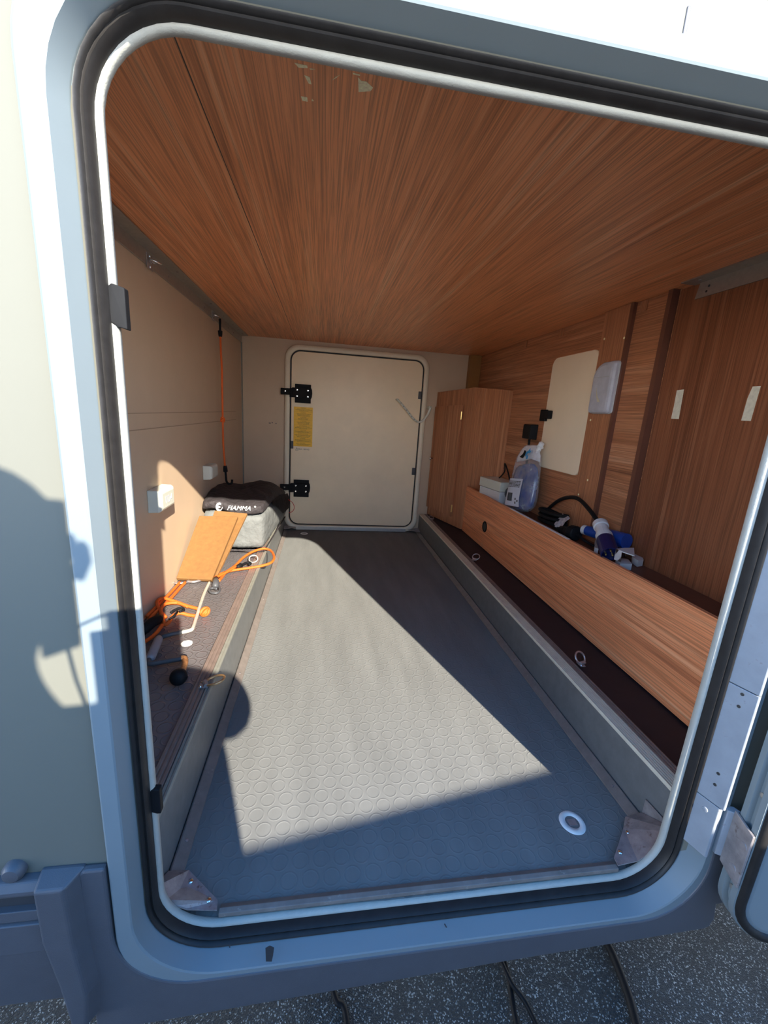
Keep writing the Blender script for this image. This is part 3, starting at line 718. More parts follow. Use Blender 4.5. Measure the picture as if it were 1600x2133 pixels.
for x0, x1, z0, z1 in ((-0.200, -0.184, 0.530, 0.578), (0.592, 0.611, 0.885, 0.932), (0.590, 0.611, 0.397, 0.443)):
    bm = bmesh.new(); box(bm, x0, x1, D-0.027, YP, z0, z1); obj('catch', bm, M['greytube'], d2, bevel=0.002, label='small dark grey catch')
# yellow warning label with its lines of print
bm = bmesh.new(); box(bm, -0.184, -0.068, YP-0.0004, YP+0.0002, 0.546, 0.788); lab = obj('warning_label', bm, M['yellow'], d2, label='yellow warning sticker')
heads = ['WARNING', 'CAUTION', 'WARNUNG', 'ATTENTION', 'ATTENZIONE', 'ATENCION', 'WAARSCHUWING', 'ADVARSEL', 'VARNING']
rows = [3, 3, 2, 3, 3, 2, 3, 3, 2]; z = 0.783
bmr = bmesh.new()
for hname, nr in zip(heads, rows):
    textmesh(hname, 0.0072, M['ink'], frame_mat((-0.126, YP-0.0006, z-0.002), (1, 0, 0), (0, 0, 1)), 'heading', lab, 0.0001)
    z -= 0.0078
    for k in range(nr):
        wd = random.uniform(0.030, 0.052)*(0.7 if k == nr-1 else 1)
        x = -0.126-wd
        while x < -0.126+wd:
            l = random.uniform(0.003, 0.009); box(bmr, x, min(x+l, -0.072), YP-0.0006, YP-0.0004, z-0.0016, z+0.0002); x += l+0.0016
        z -= 0.0056
    box(bmr, -0.182, -0.070, YP-0.0006, YP-0.0004, z+0.0010, z+0.0014); z -= 0.0036
obj('small_print', bmr, M['ink'], lab)
o = textmesh('MAX 150 KG', 0.0125, M['inkblack'], frame_mat((-0.120, YP-0.0003, 0.5285), (1, 0, 0), (0, 0, 1)), 'load_marking', d2, 0.0001)
bm = bmesh.new()
for a, b in (((-0.171, 0.521), (-0.1625, 0.537)), ((-0.1625, 0.537), (-0.154, 0.521)), ((-0.171, 0.521), (-0.154, 0.521)), ((-0.1625, 0.531), (-0.1625, 0.525))):
    tube(bm, [(a[0], YP-0.0003, a[1]), (b[0], YP-0.0003, b[1])], 0.0008, 6)
obj('warning_triangle', bm, M['inkblack'], d2)
settle(d2)
# small scuffs on the far wall
bm = bmesh.new()
for u, v, a, b in ((560, 881, 4, 2), (566, 880, 2, 3), (574, 882, 2, 2)):
    p = W(u, v, 'y', D); box(bm, p.x, p.x+a*0.003, D-0.0004, D, p.z-b*0.0015, p.z+b*0.001)
obj('scuff_mark', bm, M['greytube'], wall_back)
# perforated retaining strap
t = thing('retaining_strap', 'white perforated rubber strap hanging across the far hatch edge', 'strap', (0.67, 2.15, 0.84))
Ps = [W(u, v, 'y', 2.145) for u, v in ((828, 832), (838, 843), (850, 858), (860, 871), (871, 879), (881, 876), (889, 866), (894, 857), (897, 849))]
bm = bmesh.new(); c_ = catmull(Ps, 4)
tube(bm, c_, [0.0022 if i < 26 else 0.0026 for i in range(len(c_))], 8, flat=3.0)
strap = obj('strap', bm, M['whitebox'], t, smooth=True)
for i in range(3, 17, 2):
    p = c_[i]; bm = bmesh.new(); lathe(bm, [(0.0028, 0), (0.0028, 0.0005)], (p.x, p.y-0.0022, p.z), (0, -1, 0), 8); obj('strap_hole', bm, M['greytube'], strap)
bm = bmesh.new(); lathe(bm, [(0.011, 0), (0.011, 0.045), (0.007, 0.050)], (Ps[-1].x, D, Ps[-1].z), (0, -1, 0), 16); k_ = obj('fixing', bm, M['whitebox'], t, smooth=False)
bm = bmesh.new(); lathe(bm, [(0.004, 0), (0.004, 0.003)], (Ps[-1].x, D-0.049, Ps[-1].z), (0, -1, 0), 10); obj('screw', bm, M['steel'], k_)
bm = bmesh.new(); lathe(bm, [(0.006, 0), (0.006, 0.03)], (Ps[0].x, D-0.018, Ps[0].z), (0, -1, 0), 12); obj('stud', bm, M['whitebox'], t)
settle(t)

# ------------------------------------------------------------------ right side: wall boards
t = thing('wall_board', 'walnut wall board with level grain carrying the pale service hatch', 'wall board', (XR, 1.4, 0.4))
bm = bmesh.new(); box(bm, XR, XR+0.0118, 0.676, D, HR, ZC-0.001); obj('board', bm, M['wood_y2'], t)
bm = bmesh.new(); box(bm, XR-0.012, XR+0.011, 0.660, 0.676, HR, ZC-0.001); obj('edge_strip', bm, M['edge'], t)
for y0, y1 in ((0.925, 0.955), (1.23, 1.26), (0.795, 0.765), (1.55, 1.58)):
    bm = bmesh.new(); box(bm, XR-0.0025, XR, min(y0, y1), max(y0, y1), ZC-0.034, ZC-0.002); obj('ceiling_tab', bm, M['wood_z'], t)
settle(t)
t = thing('upright_plank', 'narrow upright walnut plank between the pale hatch and the near board', 'plank', (XR, 0.9, 0.4))
bm = bmesh.new(); box(bm, XR-0.012, XR, 0.826, 0.952, 0.395, ZC-0.001); obj('plank', bm, M['wood_z'], t)
bm = bmesh.new(); box(bm, XR-0.0125, XR, 0.812, 0.826, 0.395, ZC-0.001); obj('edge_strip', bm, M['edge'], t)
for u, v in ((1259, 706), (1300, 704), (1230, 875), (1269, 877), (1224, 1000), (1260, 1008), (1205, 1030)):
    p = W(u, v, 'x', XR-0.0125)
    if 0.83 < p.y < 0.95: bm = bmesh.new(); lathe(bm, [(0.0042, 0), (0.0035, 0.001)], (XR-0.012, p.y, p.z), (-1, 0, 0), 12); obj('screw_cap', bm, M['chip'], t)
settle(t)
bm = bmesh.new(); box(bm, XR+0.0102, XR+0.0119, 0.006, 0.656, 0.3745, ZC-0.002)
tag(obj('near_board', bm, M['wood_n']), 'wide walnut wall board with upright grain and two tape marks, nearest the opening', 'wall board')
for (P, lab_) in ((((1410, 813), (1425, 811), (1414, 873), (1398, 872), (1404, 845)), 'left one of two pale tape strips on the near walnut board'),
                 (((1568, 805), (1585, 804), (1564, 877), (1544, 876), (1557, 830)), 'right one of two pale tape strips on the near walnut board')):
    bm = bmesh.new(); prism(bm, [W(u, v, 'x', XR+0.0100) for u, v in P], (0.0005, 0, 0)); tag(obj('tape_strip', bm, M['tape']), lab_, 'tape')
t = thing('corner_bracket', 'short aluminium angle at the right ceiling edge near the opening', 'bracket', (XR, 0.3, ZC))
bm = bmesh.new()
box(bm, XR-0.034, XR+0.010, 0.03, 0.612, ZC-0.0035, ZC-0.0005)
obj('ceiling_flange', bm, M['alu'], t)
bm = bmesh.new(); prism(bm, [(XR+0.0085, 0.03, ZC-0.0035), (XR+0.0085, 0.590, ZC-0.0035), (XR+0.0085, 0.598, ZC-0.042), (XR+0.0085, 0.03, ZC-0.042)], (-0.003, 0, 0)); obj('wall_flange', bm, M['alu'], t)
for y, z in ((0.56, ZC-0.018), (0.565, ZC-0.030)):
    bm = bmesh.new(); lathe(bm, [(0.003, 0), (0.003, 0.0006)], (XR+0.0055, y, z), (-1, 0, 0), 10); obj('screw_hole', bm, M['inkblack'], t)
bm = bmesh.new(); lathe(bm, [(0.004, 0), (0.004, 0.002)], (XR-0.015, 0.57, ZC-0.0035), (0, 0, -1), 10); obj('screw', bm, M['steel'], t)
settle(t)
# pale service hatch
t = thing('service_hatch', 'pale cream rounded service hatch on the walnut wall', 'service hatch', (XR, 1.11, 0.6))
def yz_loop(y0, y1, z0, z1, r, x, seg=8):
    return [(x, p[0], p[2]) for p in rect_loop(y0, y1, z0, z1, r, 0, seg)]
bm = bmesh.new(); loft(bm, [yz_loop(0.955, 1.268, 0.592, 1.056, 0.035, XR), yz_loop(0.955, 1.268, 0.592, 1.056, 0.035, XR-0.007), yz_loop(0.958, 1.265, 0.595, 1.053, 0.032, XR-0.0085)], True, True, True)
obj('panel', bm, M['panel_w'], t)
bm = bmesh.new(); box(bm, XR-0.022, XR-0.0005, 1.244, 1.290, 0.792, 0.842); box(bm, XR-0.028, XR-0.008, 1.205, 1.255, 0.803, 0.838)
obj('latch', bm, M['blackp'], t, bevel=0.004, bseg=3, label='black turn latch')
settle(t)
# milky lamp cover
t = thing('wall_lamp', 'milky translucent lamp cover on the upright plank beside the pale hatch', 'lamp', (XR-0.012, 0.87, 0.83))
def lamp_loop(ins, x):
    y0, y1, z0, z1 = 0.822+ins, 0.930-ins, 0.828+ins, 1.000-ins
    P = []
    for (cx, cz, r), a0 in [((y0+0.012, z0+0.012, 0.012), 180), ((y1-0.012, z0+0.012, 0.012), 270), ((y1-0.05, z1-0.05, 0.05), 0), ((y0+0.012, z1-0.012, 0.012), 90)]:
        P += [(x, cx+r*math.cos(math.radians(a0+90*i/6)), cz+r*math.sin(math.radians(a0+90*i/6))) for i in range(7)]
    return P
bm = bmesh.new(); loft(bm, [lamp_loop(0.0, XR-0.0125), lamp_loop(0.0, XR-0.026), lamp_loop(0.004, XR-0.033), lamp_loop(0.012, XR-0.036)], True, True, True)
obj('cover', bm, M['lampcover'], t, smooth=False)
bm = bmesh.new(); loft(bm, [lamp_loop(-0.001, XR-0.0125), lamp_loop(-0.001, XR-0.018)], True, True, True); obj('base', bm, M['greyp'], t)
bm = bmesh.new(); prism(bm, [(XR-0.0365, 0.894, 0.915), (XR-0.0365, 0.880, 0.885), (XR-0.0365, 0.862, 0.866), (XR-0.0365, 0.876, 0.866), (XR-0.0365, 0.887, 0.885)], (-0.0006, 0, 0)); obj('scrap_label', bm, M['tape'], t)
bm = bmesh.new(); box(bm, XR-0.0372, XR-0.0358, 0.836, 0.922, 0.949, 0.9505); obj('seam', bm, M['greyp'], t)
settle(t)
# black socket box
t = thing('socket_box', 'black socket box on the walnut wall above the blue pouch', 'socket', (XR, 1.40, 0.70))
bm = bmesh.new()
loft(bm, [[(XR, 1.325, 0.705), (XR, 1.465, 0.705), (XR, 1.465, 0.775), (XR, 1.325, 0.775)], [(XR-0.034, 1.335, 0.708), (XR-0.034, 1.405, 0.708), (XR-0.034, 1.405, 0.772), (XR-0.034, 1.335, 0.772)]], True, True, True)
obj('housing', bm, M['blackp'], t, bevel=0.003)
bm = bmesh.new(); tube(bm, catmull([(XR-0.018, 1.36, 0.706), (XR-0.018, 1.358, 0.66), (XR-0.016, 1.36, 0.55), (XR-0.014, 1.40, 0.43)], 6), 0.006, 8); obj('lead', bm, M['blackp'], t, smooth=True)
settle(t)
# amber post in the far right corner
bm = bmesh.new(); box(bm, XR-0.075, XR-0.002, D-0.04, D-0.001, 0.92, ZC-0.001)
tag(obj('corner_post', bm, M['amber']), 'amber-brown upright corner post above the walnut cabinet', 'post')

# ------------------------------------------------------------------ cabinet at the far right
t = thing('cabinet', 'tall walnut cabinet with a narrow door in the far right corner', 'cabinet', (0.85, 2.0, HR))
A = Vector((0.835, 1.826, 0)); B = Vector((0.722, D-0.004, 0)); E_ = Vector((XR-0.001, 1.64, 0))
nA = (B-A).normalized(); nn = Vector((-nA.y, nA.x, 0)); 
if nn.x > 0: nn = -nn
bm = bmesh.new()
base = [A, B, Vector((XR-0.001, D-0.004, 0)), E_]
zt = [0.957, 0.936, 0.936, 0.941]
lo_ = [(p.x, p.y, HR+0.001) for p in base]; hi_ = [(p.x, p.y, z) for p, z in zip(base, zt)]
loft(bm, [lo_, hi_], True, True, True)
obj('body', bm, M['wood_z'], t, bevel=0.0015)
def cf(s, z, o=0.0): return A+nA*s+nn*o+Vector((0, 0, z))
L_ = (B-A).length
bm = bmesh.new(); d0, d1 = 0.085, L_-0.012
loft(bm, [[cf(d0, 0.185, 0.0005), cf(d1, 0.185, 0.0005), cf(d1, 0.845, 0.0005), cf(d0, 0.860, 0.0005)], [cf(d0, 0.185, 0.016), cf(d1, 0.185, 0.016), cf(d1, 0.845, 0.016), cf(d0, 0.860, 0.016)]], True, True, True)
cd = obj('door', bm, M['wood_z'], t, bevel=0.001)
for z0 in (0.775, 0.215):
    bm = bmesh.new(); p = cf(d0-0.003, z0, 0.014); tube(bm, [p, p+Vector((0, 0, 0.045))], 0.0045, 10); obj('hinge', bm, M['brass'], cd)
bm = bmesh.new(); lathe(bm, [(0.005, 0), (0.005, 0.010), (0.010, 0.014), (0.011, 0.019), (0.006, 0.023)], cf(d1-0.022, 0.515, 0.016), nn, 18); obj('knob', bm, M['chrome'], cd, smooth=True)
settle(t)

# ------------------------------------------------------------------ bench
XB = 0.843
t = thing('bench_box', 'long walnut bench box with a round hole along the right ledge', 'bench', (XB, 0.9, HR))
bm = bmesh.new(); box(bm, XB, XB+0.012, 0.008, 1.80, HR+0.001, 0.398)
obj('front_panel', bm, M['wood_b'], t)
bm = bmesh.new(); box(bm, XB+0.0005, XB+0.0118, 0.76, 1.22, 0.3981, 0.3995); obj('edge_tape', bm, M['white'], t, label='white strip on the top edge')
bm = bmesh.new(); box(bm, XB+0.012, XR+0.010, 0.008, 1.63, 0.36, 0.374)
obj('shelf', bm, M['edge'], t)
bm = bmesh.new()
hc = (XB, 1.470, 0.243)
lathe(bm, [(0.0215, -0.001), (0.0215, 0.0030), (0.027, 0.0030), (0.029, 0.0)], hc, (-1, 0, 0), 30)
bmesh.ops.delete(bm, geom=[f for f in bm.faces if len(f.verts) > 6], context='FACES'); gr = obj('grommet', bm, M['blackp'], t, smooth=True)
bm = bmesh.new(); lathe(bm, [(0.022, 0.0), (0.022, 0.0006)], (XB, hc[1], hc[2]), (-1, 0, 0), 30); obj('hole', bm, M['inkblack'], gr)
for u, v in ((1210, 1315), (1082, 1196), (1005, 1128)):
    p = W(u, v, 'x', XB-0.0008); bm = bmesh.new(); prism(bm, [(XB, p.y-0.011, HR+0.002), (XB, p.y-0.011, HR+0.022), (XB, p.y-0.006, HR+0.030), (XB, p.y+0.006, HR+0.030), (XB, p.y+0.011, HR+0.022), (XB, p.y+0.011, HR+0.002)], (-0.0008, 0, 0)); obj('cover_tab', bm, M['wood_y'], t)
settle(t)
SH = 0.3742     # shelf surface

# D-rings on the ledges
def dring(p, rx, ry, rot, mat, label, tilt=0.3, z=None):
    t = thing('lashing_ring', label, 'lashing ring', p)
    x, y, z = p; R_ = Matrix.Translation(Vector(p)) @ Matrix.Rotation(rot, 4, 'Z') @ Matrix.Rotation(tilt, 4, 'Y')
    bm = bmesh.new(); tube(bm, [R_ @ Vector((rx+rx*math.cos(a*PI/8), ry*math.sin(a*PI/8), 0)) for a in range(16)], 0.0026, 8, True); obj('ring', bm, mat, t, smooth=True)
    bm = bmesh.new(); tube(bm, [R_ @ Vector((0.001, -0.009, 0)), R_ @ Vector((0.001, 0.009, 0))], 0.0055, 10)
    box(bm, x-0.011, x+0.003, y-0.011, y+0.011, z-0.0035, z-0.0012); obj('base', bm, M['steel'], t)
    for s_ in (-1, 1):
        bm = bmesh.new(); lathe(bm, [(0.003, 0), (0.002, 0.0015)], (x-0.008, y+s_*0.007, z-0.0012), (0, 0, 1), 10); obj('screw', bm, M['chrome'], t)
    settle(t)
dring((0.737, 0.435, HR+0.006), 0.016, 0.017, PI*0.60, M['ringm'], 'metal lashing ring on the right ledge trim, nearest the opening', -0.9)
dring((0.730, 1.275, HR+0.006), 0.016, 0.017, PI*0.25, M['ringm'], 'metal lashing ring on the right ledge, halfway back below the bench hole', -0.7)
dring((0.722, 2.04, HR+0.006), 0.016, 0.017, PI*0.6, M['ringm'], 'metal lashing ring on the right ledge in front of the cabinet', -0.35)
dring((-0.245, 0.352, HL+0.006), 0.021, 0.014, 0.40, M['ringgold'], 'gold-toned lashing ring hanging over the edge of the left ledge', -0.15)

# ------------------------------------------------------------------ things on the bench shelf
t = thing('junction_box', 'pale grey junction box beside the cabinet on the bench shelf', 'junction box', (0.90, 1.52, SH))
Mj = frame_mat((0.905, 1.520, SH), (0.985, 0.17, 0), (-0.17, 0.985, 0))
bm = bmesh.new(); box(bm, -0.045, 0.055, -0.095, 0.095, 0.0, 0.062, Mj); obj('base', bm, M['greyp'], t, bevel=0.003)
bm = bmesh.new(); box(bm, -0.048, 0.058, -0.098, 0.098, 0.064, 0.112, Mj); obj('lid', bm, M['whitebox'], t, bevel=0.003)
bm = bmesh.new(); tube(bm, [Mj @ Vector((0.012+0.026*math.cos(a*PI/10), -0.101, 0.060+0.026*math.sin(a*PI/10))) for a in range(20)], 0.0055, 8, True)
box(bm, -0.014, 0.036, -0.106, -0.100, 0.054, 0.066, Mj); obj('dial', bm, M['greytube'], t, smooth=False, label='dark round dial')
settle(t)
# blue liquid pouch leaning on the shelf
pz = frame_mat((0.900, 1.235, SH+0.001), (0.12, -0.97, 0.12), (0.10, 0.10, 1))
def pouch_prof(n=14): pass
def pl2(x, y, z=0): return pz @ Vector((x, y, z))
t = thing('liquid_pouch', 'clear spouted pouch of blue liquid leaning against the wall on the bench', 'pouch', (0.90, 1.23, SH))
outline = [(-0.098, 0.0), (0.098, 0.0), (0.104, 0.06), (0.100, 0.16), (0.096, 0.23), (0.094, 0.262), (0.070, 0.300), (0.045, 0.318), (-0.030, 0.320), (-0.060, 0.306), (-0.092, 0.262), (-0.096, 0.23), (-0.100, 0.16), (-0.104, 0.06)]
def puff(bm, outline, thick, zoff=0.0):
    """pillow shape: outline rings shrinking toward the middle on both faces"""
    cx = sum(p[0] for p in outline)/len(outline); cy = sum(p[1] for p in outline)/len(outline)
    loops = []
    for k, f in ((0, 0.15), (0, 0.5), (0, 0.8), (0, 0.95), (0, 1.0)):
        loops.append((f, thick*math.sqrt(max(0, 1-f**3))))
    seq = [(f, h) for f, h in loops]+[(f, -h) for f, h in reversed(loops[:-1])]
    L = []
    for f, h in seq:
        L.append([pl2(cx+(x-cx)*f, cy+(y-cy)*f, zoff+h*(1.0-0.65*max(0, (cy+(y-cy)*f)/0.32))) for x, y in outline])
    loft(bm, L, True, True, True)
bm = bmesh.new(); puff(bm, outline, 0.042); pb = obj('film', bm, M['pouch'], t, smooth=True, sub=1)
liq = [(-0.090, 0.010), (0.090, 0.010), (0.095, 0.06), (0.092, 0.15), (0.088, 0.222), (0.02, 0.236), (-0.03, 0.226), (-0.088, 0.222), (-0.092, 0.15), (-0.095, 0.06)]
bm = bmesh.new(); puff(bm, liq, 0.034); obj('liquid', bm, M['liquid'], t, smooth=True, sub=1)
topo = [(-0.086, 0.236), (-0.03, 0.240), (0.02, 0.250), (0.086, 0.236), (0.084, 0.262), (0.064, 0.293), (0.042, 0.310), (-0.028, 0.312), (-0.056, 0.299), (-0.084, 0.262)]
bm = bmesh.new(); puff(bm, topo, 0.020); obj('top_panel', bm, plain('frosted_pouch_top', (0.74, 0.72, 0.72), 0.3, var=0.06), t, smooth=True, label='frosted white top of the pouch')
def on_pouch(polys, mat, name, h):
    bm = bmesh.new()
    for P in polys: prism(bm, [pl2(x, y, h(x, y)) for x, y in P], pz.to_3x3() @ Vector((0, 0, 0.0006)))
    return obj(name, bm, mat, t)
def hgt(x, y):
    cx, cy = 0, 0.165; f = min(1, max(abs(x)/0.1, abs(y-cy)/0.165)); return 0.042*math.sqrt(max(0, 1-f**3))*(1-0.65*max(0, y/0.32))+0.0035
sgn = 1 if (pz.to_3x3() @ Vector((0, 0, 1))).dot(CAM-Vector((0.9, 1.23, 0.5))) > 0 else -1
hp = lambda x, y: sgn*hgt(x, y)
m_lab = plain('pale_blue_white_label', (0.60, 0.64, 0.74), 0.35, var=0.05)
lx0, lx1, ly0, ly1 = -0.085, 0.035, 0.028, 0.155
bm = bmesh.new(); K = 6
grid = [[bm.verts.new(pl2(lx0+(lx1-lx0)*i/K, ly0+(ly1-ly0)*j/K, hp(lx0+(lx1-lx0)*i/K, ly0+(ly1-ly0)*j/K)+sgn*0.0015)) for i in range(K+1)] for j in range(K+1)]
for j in range(K):
    for i in range(K): bm.faces.new([grid[j][i], grid[j][i+1], grid[j+1][i+1], grid[j+1][i]])
lab2 = obj('printed_label', bm, m_lab, t, smooth=True)
bm = bmesh.new(); 
def lb(x0, x1, y0, y1): 
    P = [(x0, y0), (x1, y0), (x1, y1), (x0, y1)]; prism(bm, [pl2(x, y, hp(x, y)+sgn*0.0022) for x, y in P], pz.to_3x3() @ Vector((0, 0, sgn*0.0004)))
for k in range(5):
    x = -0.075
    while x < 0.02: l = random.uniform(0.005, 0.014); lb(x, min(0.025, x+l), 0.140-k*0.0062, 0.1435-k*0.0062); x += l+0.003
obj('text_lines', bm, M['inkblack'], lab2); bm = bmesh.new()
x = -0.060
while x < -0.022: l = random.uniform(0.0008, 0.0025); lb(x, x+l, 0.050, 0.088); x += l+0.0012
obj('barcode', bm, M['inkblack'], lab2)
for cx, cy in ((0.006, 0.062), (0.006, 0.045), (0.022, 0.054)):
    bm = bmesh.new(); lb(cx-0.004, cx+0.004, cy-0.005, cy+0.005); obj('symbol', bm, M['inkblack'], lab2)
m_cy = plain('cyan_print', (0.02, 0.30, 0.62), 0.4)
m_bk = M['blackp']
on_pouch([[(0.005, 0.258), (0.012, 0.258), (0.022, 0.272), (0.036, 0.272), (0.044, 0.284), (0.032, 0.284), (0.030, 0.296), (0.020, 0.284), (0.006, 0.276)], [(0.018, 0.246), (0.030, 0.246), (0.030, 0.262), (0.018, 0.262)]], m_cy, 'cyan_mark', lambda x, y: hp(x, y)+sgn*0.002)
on_pouch([[(-0.020, 0.252), (-0.004, 0.250), (0.006, 0.266), (0.004, 0.282), (-0.010, 0.288), (-0.014, 0.270), (-0.034, 0.256)]], m_bk, 'black_mark', lambda x, y: hp(x, y)+sgn*0.002)
bm = bmesh.new(); ax_ = pz.to_3x3() @ Vector((0.45, 0.9, 0)); lathe(bm, [(0.010, -0.02), (0.010, 0.008), (0.0155, 0.009), (0.0155, 0.014), (0.012, 0.016), (0.012, 0.030), (0.008, 0.033)], pl2(0.066, 0.292, 0), ax_, 20); obj('spout', bm, M['white'], t, smooth=False)
settle(t)
# black cable loop with connectors
cable('cable', [W(1134, 1068, 'x', 0.955), W(1160, 1045, 'x', 0.955), W(1185, 1036, 'x', 0.95), W(1206, 1040, 'x', 0.94), W(1228, 1062, 'x', 0.925), W(1250, 1092, 'x', 0.915)], 0.0072, M['blackp'], 'thick black cable arching from the cable coil to the grey-collared blue plug', 'cable')
t = None
cc = [Vector((0.935+0.032*math.cos(a*0.7)*(1+0.1*math.sin(a)), 1.02+0.085*math.sin(a*0.7), SH+0.010+a*0.0022)) for a in range(26)]
cc.append(W(1134, 1068, 'x', 0.955))
bm = bmesh.new(); tube(bm, catmull(cc, 4), 0.0072, 8); tag(obj('cable_coil', bm, M['blackp'], smooth=True), 'black cable coil heaped on the bench behind the blue pouch', 'cable')
cable('cable', [(0.930, 1.565, 0.486), (0.925, 1.50, 0.53), W(1052, 966, 'x', 0.925), W(1060, 990, 'x', 0.92), W(1064, 1020, 'x', 0.92), (0.93, 1.36, SH+0.012), (0.95, 1.25, SH+0.008)], 0.0035, M['blackp'], 'thin black lead looping up behind the junction box', 'cable')
# crumpled paper tag
bm = bmesh.new()
g = []
pc = Vector((0.900, 0.925, SH+0.004))
for j in range(5):
    g.append([bm.verts.new(pc+Vector((0.004*random.uniform(-1, 1)+0.008*j, (i-2.5)*0.010+0.002*random.uniform(-1, 1), 0.011*j+0.004*math.sin(i*1.9+j*1.3)+0.02))) for i in range(6)])
for j in range(4):
    for i in range(5): bm.faces.new([g[j][i], g[j][i+1], g[j+1][i+1], g[j+1][i]])
bmesh.ops.solidify(bm, geom=bm.faces[:], thickness=0.0006)
tag(obj('paper_tag', bm, plain('crumpled_printed_paper', (0.72, 0.64, 0.62), 0.7, var=0.25, vscale=120)), 'small crumpled white paper tag on the bench above the black plug', 'paper tag')
# black plug
t = thing('black_plug', 'chunky black plug on the bench shelf left of the blue connectors', 'plug', (0.90, 0.83, SH))
ax = Vector((0.10, -0.95, 0.1)).normalized()
bm = bmesh.new(); lathe(bm, [(0.010, -0.055), (0.014, -0.05), (0.017, -0.02), (0.023, 0.0), (0.027, 0.008), (0.027, 0.032), (0.023, 0.036)], (0.900, 0.835, SH+0.029), ax, 18); obj('body', bm, M['blackp'], t, smooth=False, bevel=0.001)
bm = bmesh.new(); tube(bm, catmull([Vector((0.900, 0.885, SH+0.026)), Vector((0.900, 0.91, SH+0.02)), Vector((0.92, 0.96, SH+0.012))], 5), 0.0065, 8); obj('lead', bm, M['blackp'], t, smooth=True)
bm = bmesh.new(); tube(bm, catmull([Vector((0.903, 0.800, SH+0.030)), Vector((0.91, 0.77, SH+0.022)), Vector((0.915, 0.73, SH+0.016)), Vector((0.93, 0.69, SH+0.012))], 5), 0.005, 8); obj('tail_lead', bm, M['blackp'], t, smooth=True)
settle(t)
# blue adaptor lying behind, pale end
t = thing('blue_adaptor', 'bright blue adaptor with a pale end lying behind the dark blue plug', 'adaptor', (0.93, 0.68, SH))
p0 = W(1216, 1103, 'x', 0.925); p1 = W(1306, 1128, 'x', 0.958)
axb = (p1-p0).normalized()
bm = bmesh.new(); lathe(bm, [(0.0165, 0.014), (0.018, 0.03), (0.019, 0.07), (0.025, 0.075), (0.025, (p1-p0).length)], p0, axb, 22); obj('body', bm, M['bluep'], t, bevel=0.001)
bm = bmesh.new(); lathe(bm, [(0.0155, 0.0), (0.0168, 0.001), (0.0168, 0.016)], p0, axb, 22); obj('pale_end', bm, M['greyp'], t)
settle(t)
# dark blue plug with grey collar
t = thing('blue_plug', 'dark blue three-pin plug with a grey collar standing on the bench edge', 'plug', (0.87, 0.62, SH))
q0 = W(1250, 1090, 'x', 0.912); q1 = W(1270, 1152, 'x', 0.868)
axq = (q1-q0).normalized(); Lq = (q1-q0).length
bm = bmesh.new(); lathe(bm, [(0.012, -0.012), (0.021, 0.0), (0.0235, 0.002), (0.0235, Lq*0.14), (0.0195, Lq*0.15), (0.0205, Lq*0.40), (0.0250, Lq*0.42), (0.0250, Lq*0.55)], q0, axq, 26); obj('collar', bm, M['greyp'], t, bevel=0.0008)
bm = bmesh.new(); lathe(bm, [(0.0252, Lq*0.55), (0.0262, Lq*0.59), (0.0262, Lq+0.006), (0.022, Lq+0.006), (0.022, Lq-0.006)], q0, axq, 26); obj('shroud', bm, M['navyp'], t, bevel=0.0008)
s1 = axq.cross(Vector((0, 0, 1))).normalized(); s2 = s1.cross(axq)
for a in (90, 210, 330):
    o_ = q0+axq*(Lq-0.008)+(s1*math.cos(math.radians(a))+s2*math.sin(math.radians(a)))*0.011
    bm = bmesh.new(); lathe(bm, [(0.0028, 0), (0.0028, 0.012), (0.0018, 0.0135)], o_, axq, 10); obj('pin', bm, M['brass'], t)
settle(t)
# torn white plastic bracket and its fragments
def shard(P, d, label, x=None, group=None):
    bm = bmesh.new(); prism(bm, P, d); return tag(obj('plastic_fragment', bm, M['greyp'], bevel=0.0005), label, 'fragment', group)
t = thing('broken_bracket', 'broken white plastic bracket lying on the bench beside the blue plug', 'bracket', (0.88, 0.55, SH))
a, b, c, d_ = W(1283, 1143, 'x', 0.868), W(1294, 1147, 'x', 0.868), W(1292, 1170, 'x', 0.868), W(1279, 1165, 'x', 0.868)
bm = bmesh.new(); prism(bm, [a, b, c, d_], (0.0, -0.003, 0.0)); box(bm, 0, 0, 0, 0, 0, 0) if False else None; obj('upright', bm, M['greyp'], t)
zt_ = a.z
P = [W(1284, 1143, 'z', zt_), W(1300, 1141, 'z', zt_), W(1321, 1141, 'z', zt_), W(1322, 1157, 'z', zt_), W(1295, 1148, 'z', zt_)]
bm = bmesh.new(); prism(bm, P, (0, 0, -0.003)); obj('top_plate', bm, M['greyp'], t)
P = [W(1283, 1165, 'z', SH+0.02), W(1297, 1163, 'z', SH+0.02), W(1309, 1165, 'z', SH+0.02), W(1317, 1175, 'z', SH+0.02), W(1292, 1174, 'z', SH+0.02)]
bm = bmesh.new(); prism(bm, P, (0, 0, -0.019)); obj('foot', bm, M['greyp'], t)
settle(t)
def frag(pts, z, h, lab_):
    P = [W(u, v, 'z', z) for u, v in pts]; bm = bmesh.new(); prism(bm, P, (0, 0, -h)); tag(obj('plastic_fragment', bm, M['greyp'], bevel=0.0004), lab_, 'fragment')
frag([(1318, 1152), (1338, 1157), (1341, 1166), (1330, 1168), (1318, 1160)], SH+0.022, 0.020, 'stubby white plastic fragment right of the broken bracket')
frag([(1309, 1158), (1316, 1158), (1331, 1167), (1325, 1168)], SH+0.004, 0.003, 'thin white plastic sliver lying under the broken bracket')
frag([(1340, 1160), (1345, 1159), (1356, 1167), (1350, 1167)], SH+0.004, 0.003, 'small white plastic sliver, farthest right on the bench')
frag([(1240, 1124), (1245, 1124), (1247, 1143), (1239, 1140)], SH+0.022, 0.020, 'small pale plastic piece tucked left of the dark blue plug')

